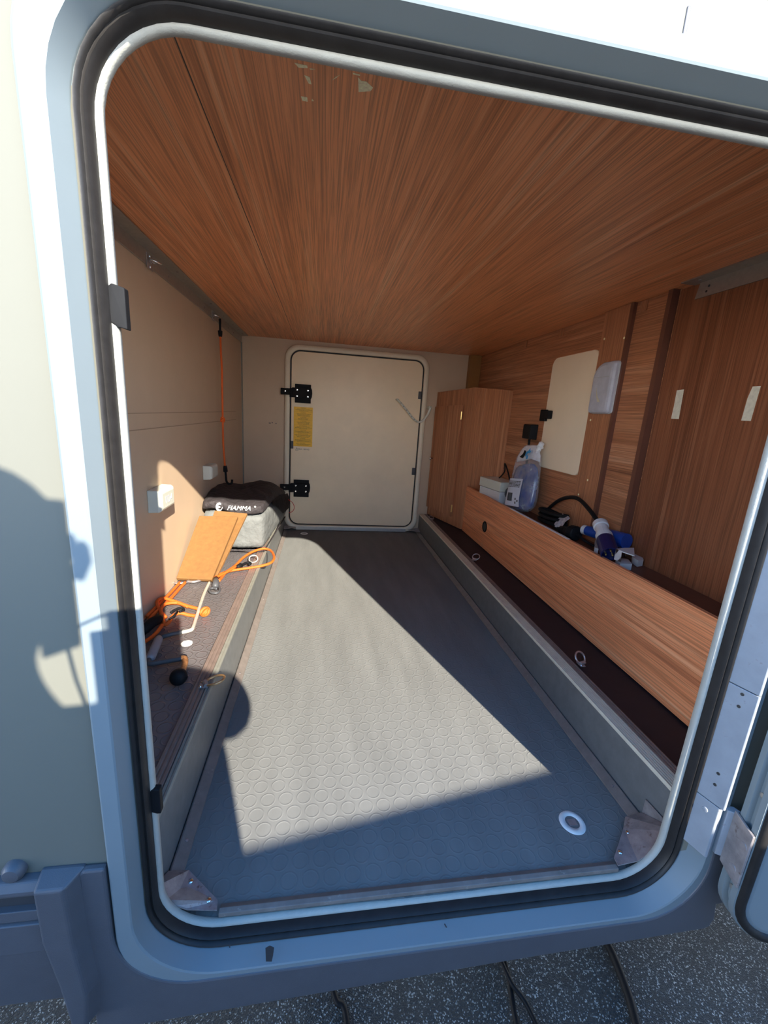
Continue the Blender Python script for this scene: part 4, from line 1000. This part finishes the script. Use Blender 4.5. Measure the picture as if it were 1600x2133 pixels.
# ------------------------------------------------------------------ things on the left ledge
# storage bag
t = thing('storage_bag', 'grey and black storage bag with a white logo on the left ledge', 'bag', (-0.37, 1.5, HL))
def bag_pt(u, v, w_):
    """u across 0..1, v depth 0..1, w height 0..1"""
    x0_ = XL+0.006; y0_ = 1.255-0.02*w_; y1_ = 1.86
    xr_ = -0.243+0.035*v+0.020*math.sin(PI*w_)*(0.3+v)
    zt_ = HL+0.212+0.020*math.sin(v*PI)+0.012*math.sin(u*7+v*4)-0.030*max(0, u-0.75)*4*0.6-0.02*v
    x = x0_+(xr_-x0_)*u; y = y0_+(y1_-y0_)*v; z = HL+0.003+(zt_-HL)*w_
    return Vector((x, y, z))
random.seed(3)
def bag_shell(bm, w0, w1, grow, nu=12, nv=16, nw=6, top=True, wr=0.004):
    def rn(a, b, c): return math.sin(a*17.3+b*9.1)*math.cos(b*13.7+c*21)*wr+math.sin(a*31+c*17+b*5)*wr*0.5
    rings = []
    def ring(ww, ins=0.0):
        L = []
        per = [(i/nu, 0) for i in range(nu)]+[(1, j/nv) for j in range(nv)]+[(1-i/nu, 1) for i in range(nu)]+[(0, 1-j/nv) for j in range(nv)]
        for u, v in per:
            uu = 0.5+(u-0.5)*(1-ins); vv = 0.5+(v-0.5)*(1-ins)
            # soften vertical corners
            cu, cv = abs(uu-0.5)*2, abs(vv-0.5)*2
            p = bag_pt(uu, vv, ww)
            c = bag_pt(0.5, 0.5, ww)
            if ins == 0: p = c+(p-c)*(1-0.035*(cu*cv)**4)
            dn = (p-c); dn.z = 0
            if dn.length > 1e-4: dn.normalize()
            L.append(p+dn*(grow+rn(u, v, ww)*(1 if ww > 0.05 else 0))+Vector((0, 0, grow*0.6+rn(v, u, ww)*(1 if ww > 0.3 else 0))))
        return L
    for k in range(nw+1): rings.append(ring(w0+(w1-w0)*k/nw))
    if top:
        for ins in (0.08, 0.25, 0.5, 0.75, 0.93): rings.append([p+Vector((0, 0, 0.010*math.sin(ins*PI*0.7)+0.004*math.sin(i*1.7+ins*9))) for i, p in enumerate(ring(w1, ins))])
    loft(bm, rings, True, True, True)
bm = bmesh.new(); bag_shell(bm, 0.0, 0.86, 0.0, top=False); obj('grey_body', bm, M['baggrey'], t, smooth=True, sub=1)
bm = bmesh.new(); bag_shell(bm, 0.80, 1.0, 0.004, nw=3); obj('black_lid', bm, M['bagblack'], t, smooth=True, sub=1)
# black side flap
bm = bmesh.new()
P = [(u, v) for u, v in ((0, 0.18), (0.28, 0.42), (0.55, 0.62), (1.0, 0.55))]
gr_ = []
for i in range(9):
    v = 0.30+0.70*i/8; row = []
    lowz = 0.80-0.42*min(1, (v-0.30)/0.35)
    for k in range(5):
        w_ = 0.88*(1-k/4)+lowz*k/4; p = bag_pt(1, v, w_); row.append(bm.verts.new(p+Vector((0.0065, 0, 0))))
    gr_.append(row)
for i in range(8):
    for k in range(4): bm.faces.new([gr_[i][k], gr_[i+1][k], gr_[i+1][k+1], gr_[i][k+1]])
bmesh.ops.solidify(bm, geom=bm.faces[:], thickness=0.003); obj('side_flap', bm, M['bagblack'], t, smooth=True)
# piping along the bottom
bm = bmesh.new(); tube(bm, [bag_pt(u, 0, 0.0)+Vector((0.002*math.sin(u*20), -0.004, 0.004+0.002*math.sin(u*14))) for u in [i/12 for i in range(13)]], 0.0032, 8); obj('bottom_piping', bm, M['bagblack'], t, smooth=True)
bm = bmesh.new(); tube(bm, [bag_pt(1, v, 0.0)+Vector((0.004, 0, 0.003)) for v in [i/12 for i in range(13)]], 0.003, 8); obj('side_piping', bm, M['bagblack'], t, smooth=True)
# red cord loop at the right corner
pr = bag_pt(1, 0.93, 0.62)
bm = bmesh.new(); tube(bm, catmull([pr+Vector((0.004, 0, 0.01)), pr+Vector((0.028, 0, -0.008)), pr+Vector((0.038, 0, -0.035)), pr+Vector((0.028, 0, -0.058)), pr+Vector((0.008, 0, -0.066))], 6), 0.0016, 8); obj('red_loop', bm, M['redcord'], t, smooth=True)
# logo
lo = bag_pt(0.54, 0, 0.915)
Ml = frame_mat((lo.x+0.020, 1.2225, lo.z+0.011), (1, 0.0, 0), (0, 0.25, 1))
textmesh('FIAMMA', 0.026, M['white'], Ml, 'logo_lettering', t, 0.0004, shear=0.35)
textmesh('\u00ae', 0.010, M['white'], Ml @ Matrix.Translation((0.065, 0.008, 0)), 'registered_mark', t, 0.0004)
Mk = Ml @ Matrix.Translation((-0.077, 0.004, 0))
bm = bmesh.new()
P = []
for i in range(21):
    a = math.radians(60+i*300/20); P.append((0.0165*math.cos(a)*0.8, 0.0175*math.sin(a)))
inner = []
for i in range(21):
    a = math.radians(60+i*300/20); inner.append((0.003+0.0095*math.cos(a)*0.85, -0.001+0.0105*math.sin(a)))
for i in range(20):
    prism(bm, [Mk @ Vector((P[i][0], P[i][1], 0)), Mk @ Vector((P[i+1][0], P[i+1][1], 0)), Mk @ Vector((inner[i+1][0], inner[i+1][1], 0)), Mk @ Vector((inner[i][0], inner[i][1], 0))], Mk.to_3x3() @ Vector((0, 0, 0.0004)))
prism(bm, [Mk @ Vector((0.005*math.cos(a*PI/5), 0.004*math.sin(a*PI/5)-0.001, 0)) for a in range(10)], Mk.to_3x3() @ Vector((0, 0, 0.0004)))
obj('logo_swirl', bm, M['white'], t)
settle(t)

# wedge boards leaning on the bag
def board(b0, b1, t1, t0, thick, label):
    b0, b1, t1, t0 = map(Vector, (b0, b1, t1, t0)); nrm = (b1-b0).cross(t0-b0).normalized()
    if nrm.y > 0: nrm = -nrm
    bm = bmesh.new()
    prism(bm, [b0, b1, t1, t0], -nrm*thick)
    return tag(obj('timber_board', bm, M['chock'], bevel=0.0015), label, 'board')
board((-0.492, 0.930, HL+0.016), (-0.372, 0.922, HL+0.014), (-0.328, 1.165, 0.344), (-0.474, 1.165, 0.342), 0.015, 'orange timber board leaning on the bag, front one of two')
board((-0.455, 0.982, HL+0.015), (-0.364, 0.962, HL+0.013), (-0.298, 1.200, 0.348), (-0.425, 1.203, 0.356), 0.011, 'orange timber board leaning on the bag, rear one of two, turned slightly')

# elastic cords on the ledge
def L(u, v, z=HL+0.008): return W(u, v, 'z', z)
t = thing('elastic_cord', 'orange elastic cord looped on the left ledge right of the boards', 'elastic cord', L(500, 1185))
pts = [L(446, 1206), L(470, 1192), L(490, 1178, HL+0.010), L(505, 1163, HL+0.012), L(525, 1150, HL+0.014), L(548, 1143, HL+0.016), L(564, 1147, HL+0.014), L(571, 1160, HL+0.012), L(566, 1171, HL+0.010), L(548, 1178, HL+0.008), L(520, 1183, HL+0.006), L(485, 1188, HL+0.006), L(458, 1196, HL+0.006), L(444, 1203)]
bm = bmesh.new(); tube(bm, catmull(pts, 6), 0.0050, 10)
tube(bm, catmull([L(447, 1204, HL+0.016), L(468, 1194, HL+0.014), L(485, 1184, HL+0.012), L(492, 1179, HL+0.010)], 5), 0.0050, 10)
tube(bm, catmull([L(470, 1192, HL+0.010), L(462, 1203, HL+0.012), L(456, 1210, HL+0.016)], 5), 0.0050, 10)
obj('cord', bm, M['orange'], t, smooth=True)
bm = bmesh.new(); a = L(495, 1181, HL+0.009); b = L(516, 1171, HL+0.010)
hook(bm, a, b-a, 1, (0.6, -0.8, 0), 0.040, 0.0062); obj('hook', bm, M['blackp'], t, smooth=True, label='black hook lying inside the loop')
bm = bmesh.new(); c_ = L(449, 1213, HL+0.012)
tube(bm, [L(450, 1205, HL+0.014), L(450, 1213, HL+0.014), L(448, 1222, HL+0.012)], [0.009, 0.0115, 0.009], 12)
tube(bm, catmull([L(454, 1218), L(458, 1228), L(452, 1235), L(440, 1234), L(436, 1228), L(443, 1225), L(452, 1227)], 5), 0.0042, 8)
obj('hook', bm, M['greytube'], t, smooth=True, label='black hook at the foot of the boards')
settle(t)
t = thing('shackle', 'pale metal ring lying inside the orange cord loop by the bag', 'ring', L(528, 1165))
bm = bmesh.new(); cR = L(528, 1164, HL+0.014); 
tube(bm, [cR+Vector((0.017*math.cos(a*PI/9), 0.014*math.sin(a*PI/9), 0.010*math.sin(a*PI/9))) for a in range(18)], 0.0022, 8, True); obj('ring', bm, M['galv'], t, smooth=True)
settle(t)

t = thing('elastic_cord', 'tangled orange elastic cord with a knot, nearest the opening on left ledge', 'elastic cord', L(350, 1275))
Z = HL+0.006
bm = bmesh.new()
tube(bm, catmull([L(386, 1213, Z), L(372, 1228, Z), L(358, 1244, Z+.002), L(340, 1262, Z+.006), L(322, 1278, Z+.010), L(312, 1290, Z+.008)], 6), 0.0050, 10)
tube(bm, catmull([L(375, 1213, Z), L(358, 1232, Z), L(338, 1252, Z+.004), L(318, 1272, Z+.008), L(306, 1284, Z+.006)], 6), 0.0050, 10)
tube(bm, catmull([L(413, 1268, Z+.002), L(390, 1262, Z+.006), L(362, 1252, Z+.014), L(340, 1246, Z+.018), L(328, 1253, Z+.016), L(331, 1268, Z+.010), L(345, 1286, Z+.004)], 6), 0.0050, 10)
tube(bm, catmull([L(410, 1283, Z), L(393, 1281, Z+.002), L(375, 1277, Z+.008), L(360, 1283, Z+.008), L(352, 1296, Z+.004), L(343, 1301, Z), L(340, 1292, Z+.006), L(335, 1270, Z+.014), L(345, 1258, Z+.016), L(370, 1256, Z+.010), L(392, 1264, Z+.004)], 6), 0.0050, 10)
tube(bm, catmull([L(338, 1302, Z+.004), L(326, 1318, Z+.002), L(312, 1330, Z), L(296, 1340, Z)], 6), 0.0050, 10)
obj('cord', bm, M['orange'], t, smooth=True)
bm = bmesh.new(); kc = L(427, 1274, Z+.006)
for ax1, ax2, rr_ in (((1, 0.2, 0.1), (0, 0.5, 0.8), 0.0105), ((0.3, 1, 0.2), (0.6, -0.2, 0.7), 0.0095), ((0.8, -0.8, 0.3), (0.2, 0.5, 0.6), 0.0085)):
    a1, a2 = Vector(ax1).normalized(), Vector(ax2).normalized(); tube(bm, [kc+(a1*math.cos(k*PI/8)+a2*math.sin(k*PI/8))*rr_ for k in range(16)], 0.0050, 8, True)
obj('knot', bm, M['orange'], t, smooth=True)
bm = bmesh.new(); tube(bm, [L(352, 1290, Z+.014), L(362, 1284, Z+.016), L(370, 1274, Z+.016)], [0.003, 0.004, 0.003], 8)
tube(bm, catmull([L(356, 1276, Z+.016), L(365, 1270, Z+.018), L(378, 1266, Z+.018), L(383, 1271, Z+.014), L(374, 1274, Z+.016)], 5), 0.0036, 8); obj('hook', bm, M['blackp'], t, smooth=True)
bm = bmesh.new(); tube(bm, [L(336, 1284, Z+.010), L(330, 1290, Z+.014), L(318, 1296, Z+.014), L(302, 1310, Z+.010), L(296, 1318, Z+.006)], [0.006, 0.013, 0.014, 0.014, 0.010], 12); obj('hook', bm, M['blackp'], t, smooth=True, label='bulky black hook at the wall')
settle(t)
t = thing('snap_hook', 'grey metal snap hook lying below the front timber board', 'snap hook', L(390, 1210))
bm = bmesh.new()
tube(bm, catmull([L(392, 1208, Z), L(376, 1205, Z), L(360, 1206, Z), L(356, 1211, Z), L(368, 1215, Z), L(388, 1213, Z)], 5, True), 0.0036, 8, True)
tube(bm, catmull([L(390, 1211, Z), L(404, 1212, Z), L(420, 1208, Z)], 5), 0.0050, 8); obj('body', bm, M['ringm'], t, smooth=True)
settle(t)
# hand crank
t = thing('hand_crank', 'long pale crank rod with grey grip and black ball knob on left ledge', 'crank', L(390, 1320))
Zc = HL+0.018
bm = bmesh.new(); tube(bm, catmull([L(437, 1212, HL+0.008), L(424, 1240, HL+0.010), L(411, 1280, HL+0.014), L(403, 1305, Zc), L(398, 1312, Zc), L(388, 1315, Zc), L(379, 1317, Zc)], 5), 0.0050, 10); obj('rod', bm, M['galv'], t, smooth=True)
bm = bmesh.new(); tube(bm, [L(380, 1316, Zc), L(356, 1321, Zc), L(333, 1328, Zc)], 0.0058, 10); obj('arm', bm, M['greytube'], t, smooth=True)
bm = bmesh.new(); tube(bm, [L(332, 1329, Zc), L(330, 1333, Zc), L(314, 1370, Zc), L(312, 1374, Zc)], [0.008, 0.0105, 0.0105, 0.008], 14); obj('grip', bm, M['griptube'], t, smooth=True)
bm = bmesh.new(); tube(bm, catmull([L(311, 1372, Zc), L(310, 1382, Zc), L(330, 1380, Zc), L(360, 1375, Zc), L(378, 1372, Zc)], 5), 0.0060, 10); obj('arm', bm, M['greytube'], t, smooth=True)
bm = bmesh.new(); tube(bm, catmull([L(377, 1372, Zc), L(384, 1371, Zc), L(386, 1378, Zc), L(383, 1390, Zc+.002), L(380, 1398, Zc+.004)], 5), 0.0068, 10); obj('joint', bm, M['rust'], t, smooth=True, label='rusty joint')
bm = bmesh.new(); kb = W(372, 1410, 'z', HL+0.020); bmesh.ops.create_uvsphere(bm, u_segments=28, v_segments=18, radius=0.0185, matrix=Matrix.Translation(kb)); obj('ball_knob', bm, M['blackp'], t, smooth=True)
settle(t)
bm = bmesh.new(); sc = L(389, 1340, HL+0.0015); lathe(bm, [(0.014, -0.0015), (0.014, 0.0008), (0.011, 0.001)], sc, (0, 0, 1), 20)
tag(obj('round_sticker', bm, M['ringw']), 'small pale round disc on the left ledge beside the crank arm', 'disc')

# ------------------------------------------------------------------ behind the camera: added shade-casting wall and the person taking the photo
e1 = Vector((0.9475, 0.32, 0)); e2 = Vector((-0.149, 0.4406, 0.885)); dd = Vector((-0.283, 0.839, -0.465))
def S(u, v, t): return e1*u+e2*v+dd*t
bm = bmesh.new()
wdir = Vector((1, 0.183, 0)).normalized()
mid = S(0.25, 0.043, -1.75)
a = mid-wdir*6; b = mid+wdir*6; nb = Vector((wdir.y, -wdir.x, 0))*0.2
prism(bm, [(a.x, a.y, GZ), (b.x, b.y, GZ), (b.x+nb.x, b.y+nb.y, GZ), (a.x+nb.x, a.y+nb.y, GZ)], (0, 0, mid.z-GZ))
tag(obj('shade_caster_wall', bm, M['concrete']), 'low concrete wall added unseen behind the camera to cast the straight shade line', 'wall')  # stand-in for an unknown unseen object; casts the straight shade edge on the floor
ph = thing('phone', 'black phone held up in front of the open hatch', 'phone', S(-0.198, 0.425, -0.80))
pc = S(-0.197, 0.425, -0.812)
def Sbox(u0, u1, v0, v1, t0, t1, bm):
    P = [S(u0, v0, t0), S(u1, v0, t0), S(u1, v1, t0), S(u0, v1, t0)]; prism(bm, P, dd*(t1-t0))
bm = bmesh.new(); Sbox(-0.234, -0.162, 0.352, 0.500, -0.822, -0.813, bm); obj('body', bm, M['blackp'], ph, bevel=0.003)
bm = bmesh.new(); 
tube(bm, [S(-0.234, 0.496, -0.818), S(-0.277, 0.4825, -0.818)], 0.0016, 6); tube(bm, [S(-0.2765, 0.484, -0.818), S(-0.270, 0.430, -0.818), S(-0.262, 0.392, -0.818)], 0.0022, 6)
obj('wrist_strap', bm, M['blackp'], ph)
bm = bmesh.new(); Sbox(-0.250, -0.23, 0.345, 0.480, -0.824, -0.821, bm); obj('case_flap', bm, M['blackp'], ph, bevel=0.001)
settle(ph)

def skin_obj(name, verts, edges, mat, parent, sub=2, root=0):
    me = bpy.data.meshes.new(name); me.from_pydata([v[0] for v in verts], edges, []); me.materials.append(mat)
    o = bpy.data.objects.new(name, me); C.objects.link(o); o.parent = parent
    o.modifiers.new('skin', 'SKIN'); 
    if not me.skin_vertices: me.skin_vertices.new(name='')
    sv = me.skin_vertices[0].data
    for i, v in enumerate(verts):
        sv[i].radius = v[1] if hasattr(v[1], '__len__') else (v[1], v[1])
        sv[i].use_root = (i == root)
    md = o.modifiers.new('sub', 'SUBSURF'); md.levels = sub; md.render_levels = sub
    return o
per = thing('person', 'person in a dark jacket and trousers bending forward to hold up the phone', 'person', (0.04, -0.98, GZ))
m_skin = plain('skin', (0.62, 0.38, 0.28), 0.5, var=0.05); m_jkt = plain('dark_jacket_cloth', (0.05, 0.055, 0.07), 0.8); m_trs = plain('dark_trouser_cloth', (0.04, 0.045, 0.06), 0.8); m_hair = plain('short_dark_hair', (0.06, 0.04, 0.03), 0.7); m_shoe = plain('black_shoes', (0.02, 0.02, 0.02), 0.5)
pel = Vector((0.05, -1.06, 0.38)); waist = Vector((0.045, -1.03, 0.52)); chest = S(-0.275, 0.24, -1.16); neckb = S(-0.335, 0.385, -1.14); headc = S(-0.345, 0.555, -1.10)
shR = S(-0.185, 0.325, -1.14); elR = S(-0.058, 0.228, -0.97); haR = S(-0.188, 0.345, -0.865)
shL = S(-0.430, 0.315, -1.16); elL = S(-0.47, 0.13, -1.02); haL = S(-0.250, 0.340, -0.875)
hipR, knR, anR = Vector((0.13, -1.07, 0.34)), Vector((0.16, -1.02, -0.02)), Vector((0.16, -1.08, -0.38))
hipL, knL, anL = Vector((-0.03, -1.07, 0.34)), Vector((-0.06, -1.02, -0.02)), Vector((-0.06, -1.08, -0.38))
V = [(pel, (0.115, 0.095)), (waist, (0.11, 0.09)), (chest, (0.12, 0.09)), (neckb, 0.05), ((neckb*0.5+headc*0.5)-e1*0.02, 0.048), (headc-e2*0.055-e1*0.005, 0.078), (headc+e2*0.005-e1*0.005, 0.098), (headc+e2*0.055-e1*0.01, 0.070),
     (shR, 0.052), (elR, 0.038), (haR.lerp(elR, 0.25), 0.027), (shL, 0.052), (elL, 0.038), (haL.lerp(elL, 0.25), 0.027),
     (hipR, 0.075), (knR, 0.050), (anR, 0.036), (hipL, 0.075), (knL, 0.050), (anL, 0.036), (haR, 0.030), (haL, 0.030), (anR+Vector((0.0, 0.15, -0.045)), 0.028), (anL+Vector((0.0, 0.15, -0.045)), 0.028)]
Ed = [(0,1),(1,2),(2,3),(3,4),(4,5),(5,6),(6,7),(2,8),(8,9),(9,10),(10,20),(2,11),(11,12),(12,13),(13,21),(0,14),(14,15),(15,16),(16,22),(0,17),(17,18),(18,19),(19,23)]
def add_fingers(hand, base_i, fdir, spread, curl, sgn_):
    for k, ln in enumerate((0.034, 0.040, 0.037, 0.030)):
        o0 = hand+spread*(0.018*(1.5-k))
        i0 = len(V); V.append((o0+fdir*0.028, 0.0085)); V.append((o0+fdir*(0.028+ln)+curl*0.006, 0.0080)); V.append((o0+fdir*(0.034+ln)+curl*0.028, 0.0070))
        Ed.extend([(base_i, i0), (i0, i0+1), (i0+1, i0+2)])
    i0 = len(V); V.append((hand+spread*sgn_*0.032+fdir*0.004, 0.010)); V.append((hand+spread*sgn_*0.046+fdir*0.030, 0.0085)); Ed.extend([(base_i, i0), (i0, i0+1)])
add_fingers(haR, 20, (S(-0.19, 0.43, -0.83)-haR).normalized(), e1, -e1, 1)
add_fingers(haL, 21, (S(-0.225, 0.40, -0.83)-haL).normalized(), e1, e1, 1)
body = skin_obj('body', V, Ed, m_skin, per)
# jacket, trousers, shoes, hair, face details
Vj = [(pel+Vector((0, 0, -0.02))+e1*0.02, (0.20, 0.13)), (waist+e1*0.015, (0.205, 0.13)), (chest-Vector((0, 0, 0.03))+e1*0.01, (0.205, 0.13)), (neckb-e2*0.02-e1*0.02, 0.085), (shR-e2*0.01, 0.078), (elR, 0.088), (haR.lerp(elR, 0.33), 0.050), (shL, 0.078), (elL, 0.066), (haL.lerp(elL, 0.28), 0.045), (elR+e2*0.045-e1*0.02, 0.080), (neckb+e1*0.09-e2*0.035, 0.06), (neckb-e1*0.09-e2*0.035, 0.06)]
skin_obj('jacket', Vj, [(0,1),(1,2),(2,3),(3,11),(11,4),(4,10),(10,5),(5,6),(3,12),(12,7),(7,8),(8,9)], m_jkt, per, root=1)
Vt = [(pel+Vector((0, 0, -0.01)), (0.130, 0.105)), (hipR, 0.088), (knR, 0.066), (anR+Vector((0, 0, 0.03)), 0.056), (hipL, 0.088), (knL, 0.066), (anL+Vector((0, 0, 0.03)), 0.056)]
skin_obj('trousers', Vt, [(0,1),(1,2),(2,3),(0,4),(4,5),(5,6)], m_trs, per)
for an in (anR, anL):
    bm = bmesh.new(); loft(bm, [[an+Vector((x*s_, y*1.0, 0))+Vector((0, y0_, GZ-an.z+z)) for x, y in ((-0.04, -0.06), (0.04, -0.06), (0.046, 0.04), (0.044, 0.14), (0.0, 0.19), (-0.044, 0.14), (-0.046, 0.04))] for s_, y0_, z in ((1, 0, 0.0), (1, 0, 0.03), (0.9, -0.01, 0.06), (0.75, -0.03, 0.085))], True, True, True); obj('shoe', bm, m_shoe, per, bevel=0.006)
bm = bmesh.new(); bmesh.ops.create_uvsphere(bm, u_segments=24, v_segments=16, radius=1)
for v in bm.verts:
    a = v.co.copy(); v.co = headc+e2*0.010-e1*0.008+e1*a.x*0.092+e2*a.z*0.096+dd*a.y*0.082
bmesh.ops.delete(bm, geom=[v for v in bm.verts if (v.co-headc).dot(e1) > 0.05 and (v.co-headc).dot(e2) < 0.025 or (v.co-headc).dot(e2) < -0.055], context='VERTS')
bmesh.ops.solidify(bm, geom=bm.faces[:], thickness=0.008); obj('hair', bm, m_hair, per, smooth=True)
bm = bmesh.new()
fc = headc+e1*0.070
loft(bm, [[headc+e1*0.045+e2*(c-0.012)*1.0+dd*s_ for c, s_ in ((0.080, 0.04), (0.080, -0.04), (0, -0.065), (-0.07, -0.05), (-0.085, 0), (-0.07, 0.05), (0, 0.065))],
          [headc+e1*0.085+e2*(c-0.014)*0.9+dd*s_*0.7 for c, s_ in ((0.080, 0.04), (0.080, -0.04), (0, -0.065), (-0.07, -0.05), (-0.085, 0), (-0.07, 0.05), (0, 0.065))]], True, True, True)
tube(bm, [headc+e1*0.090+e2*0.014, headc+e1*0.094+e2*0.008, headc+e1*0.096-e2*0.002, headc+e1*0.088-e2*0.020], [0.010, 0.011, 0.010, 0.009], 8)
obj('face', bm, m_skin, per, bevel=0.012, bseg=3)
bm = bmesh.new()
for s_ in (-1, 1): bmesh.ops.create_uvsphere(bm, u_segments=10, v_segments=8, radius=0.010, matrix=Matrix.Translation(headc+e1*0.083+e2*0.018+dd*s_*0.028))
obj('eyes', bm, M['white'], per)
settle(per)
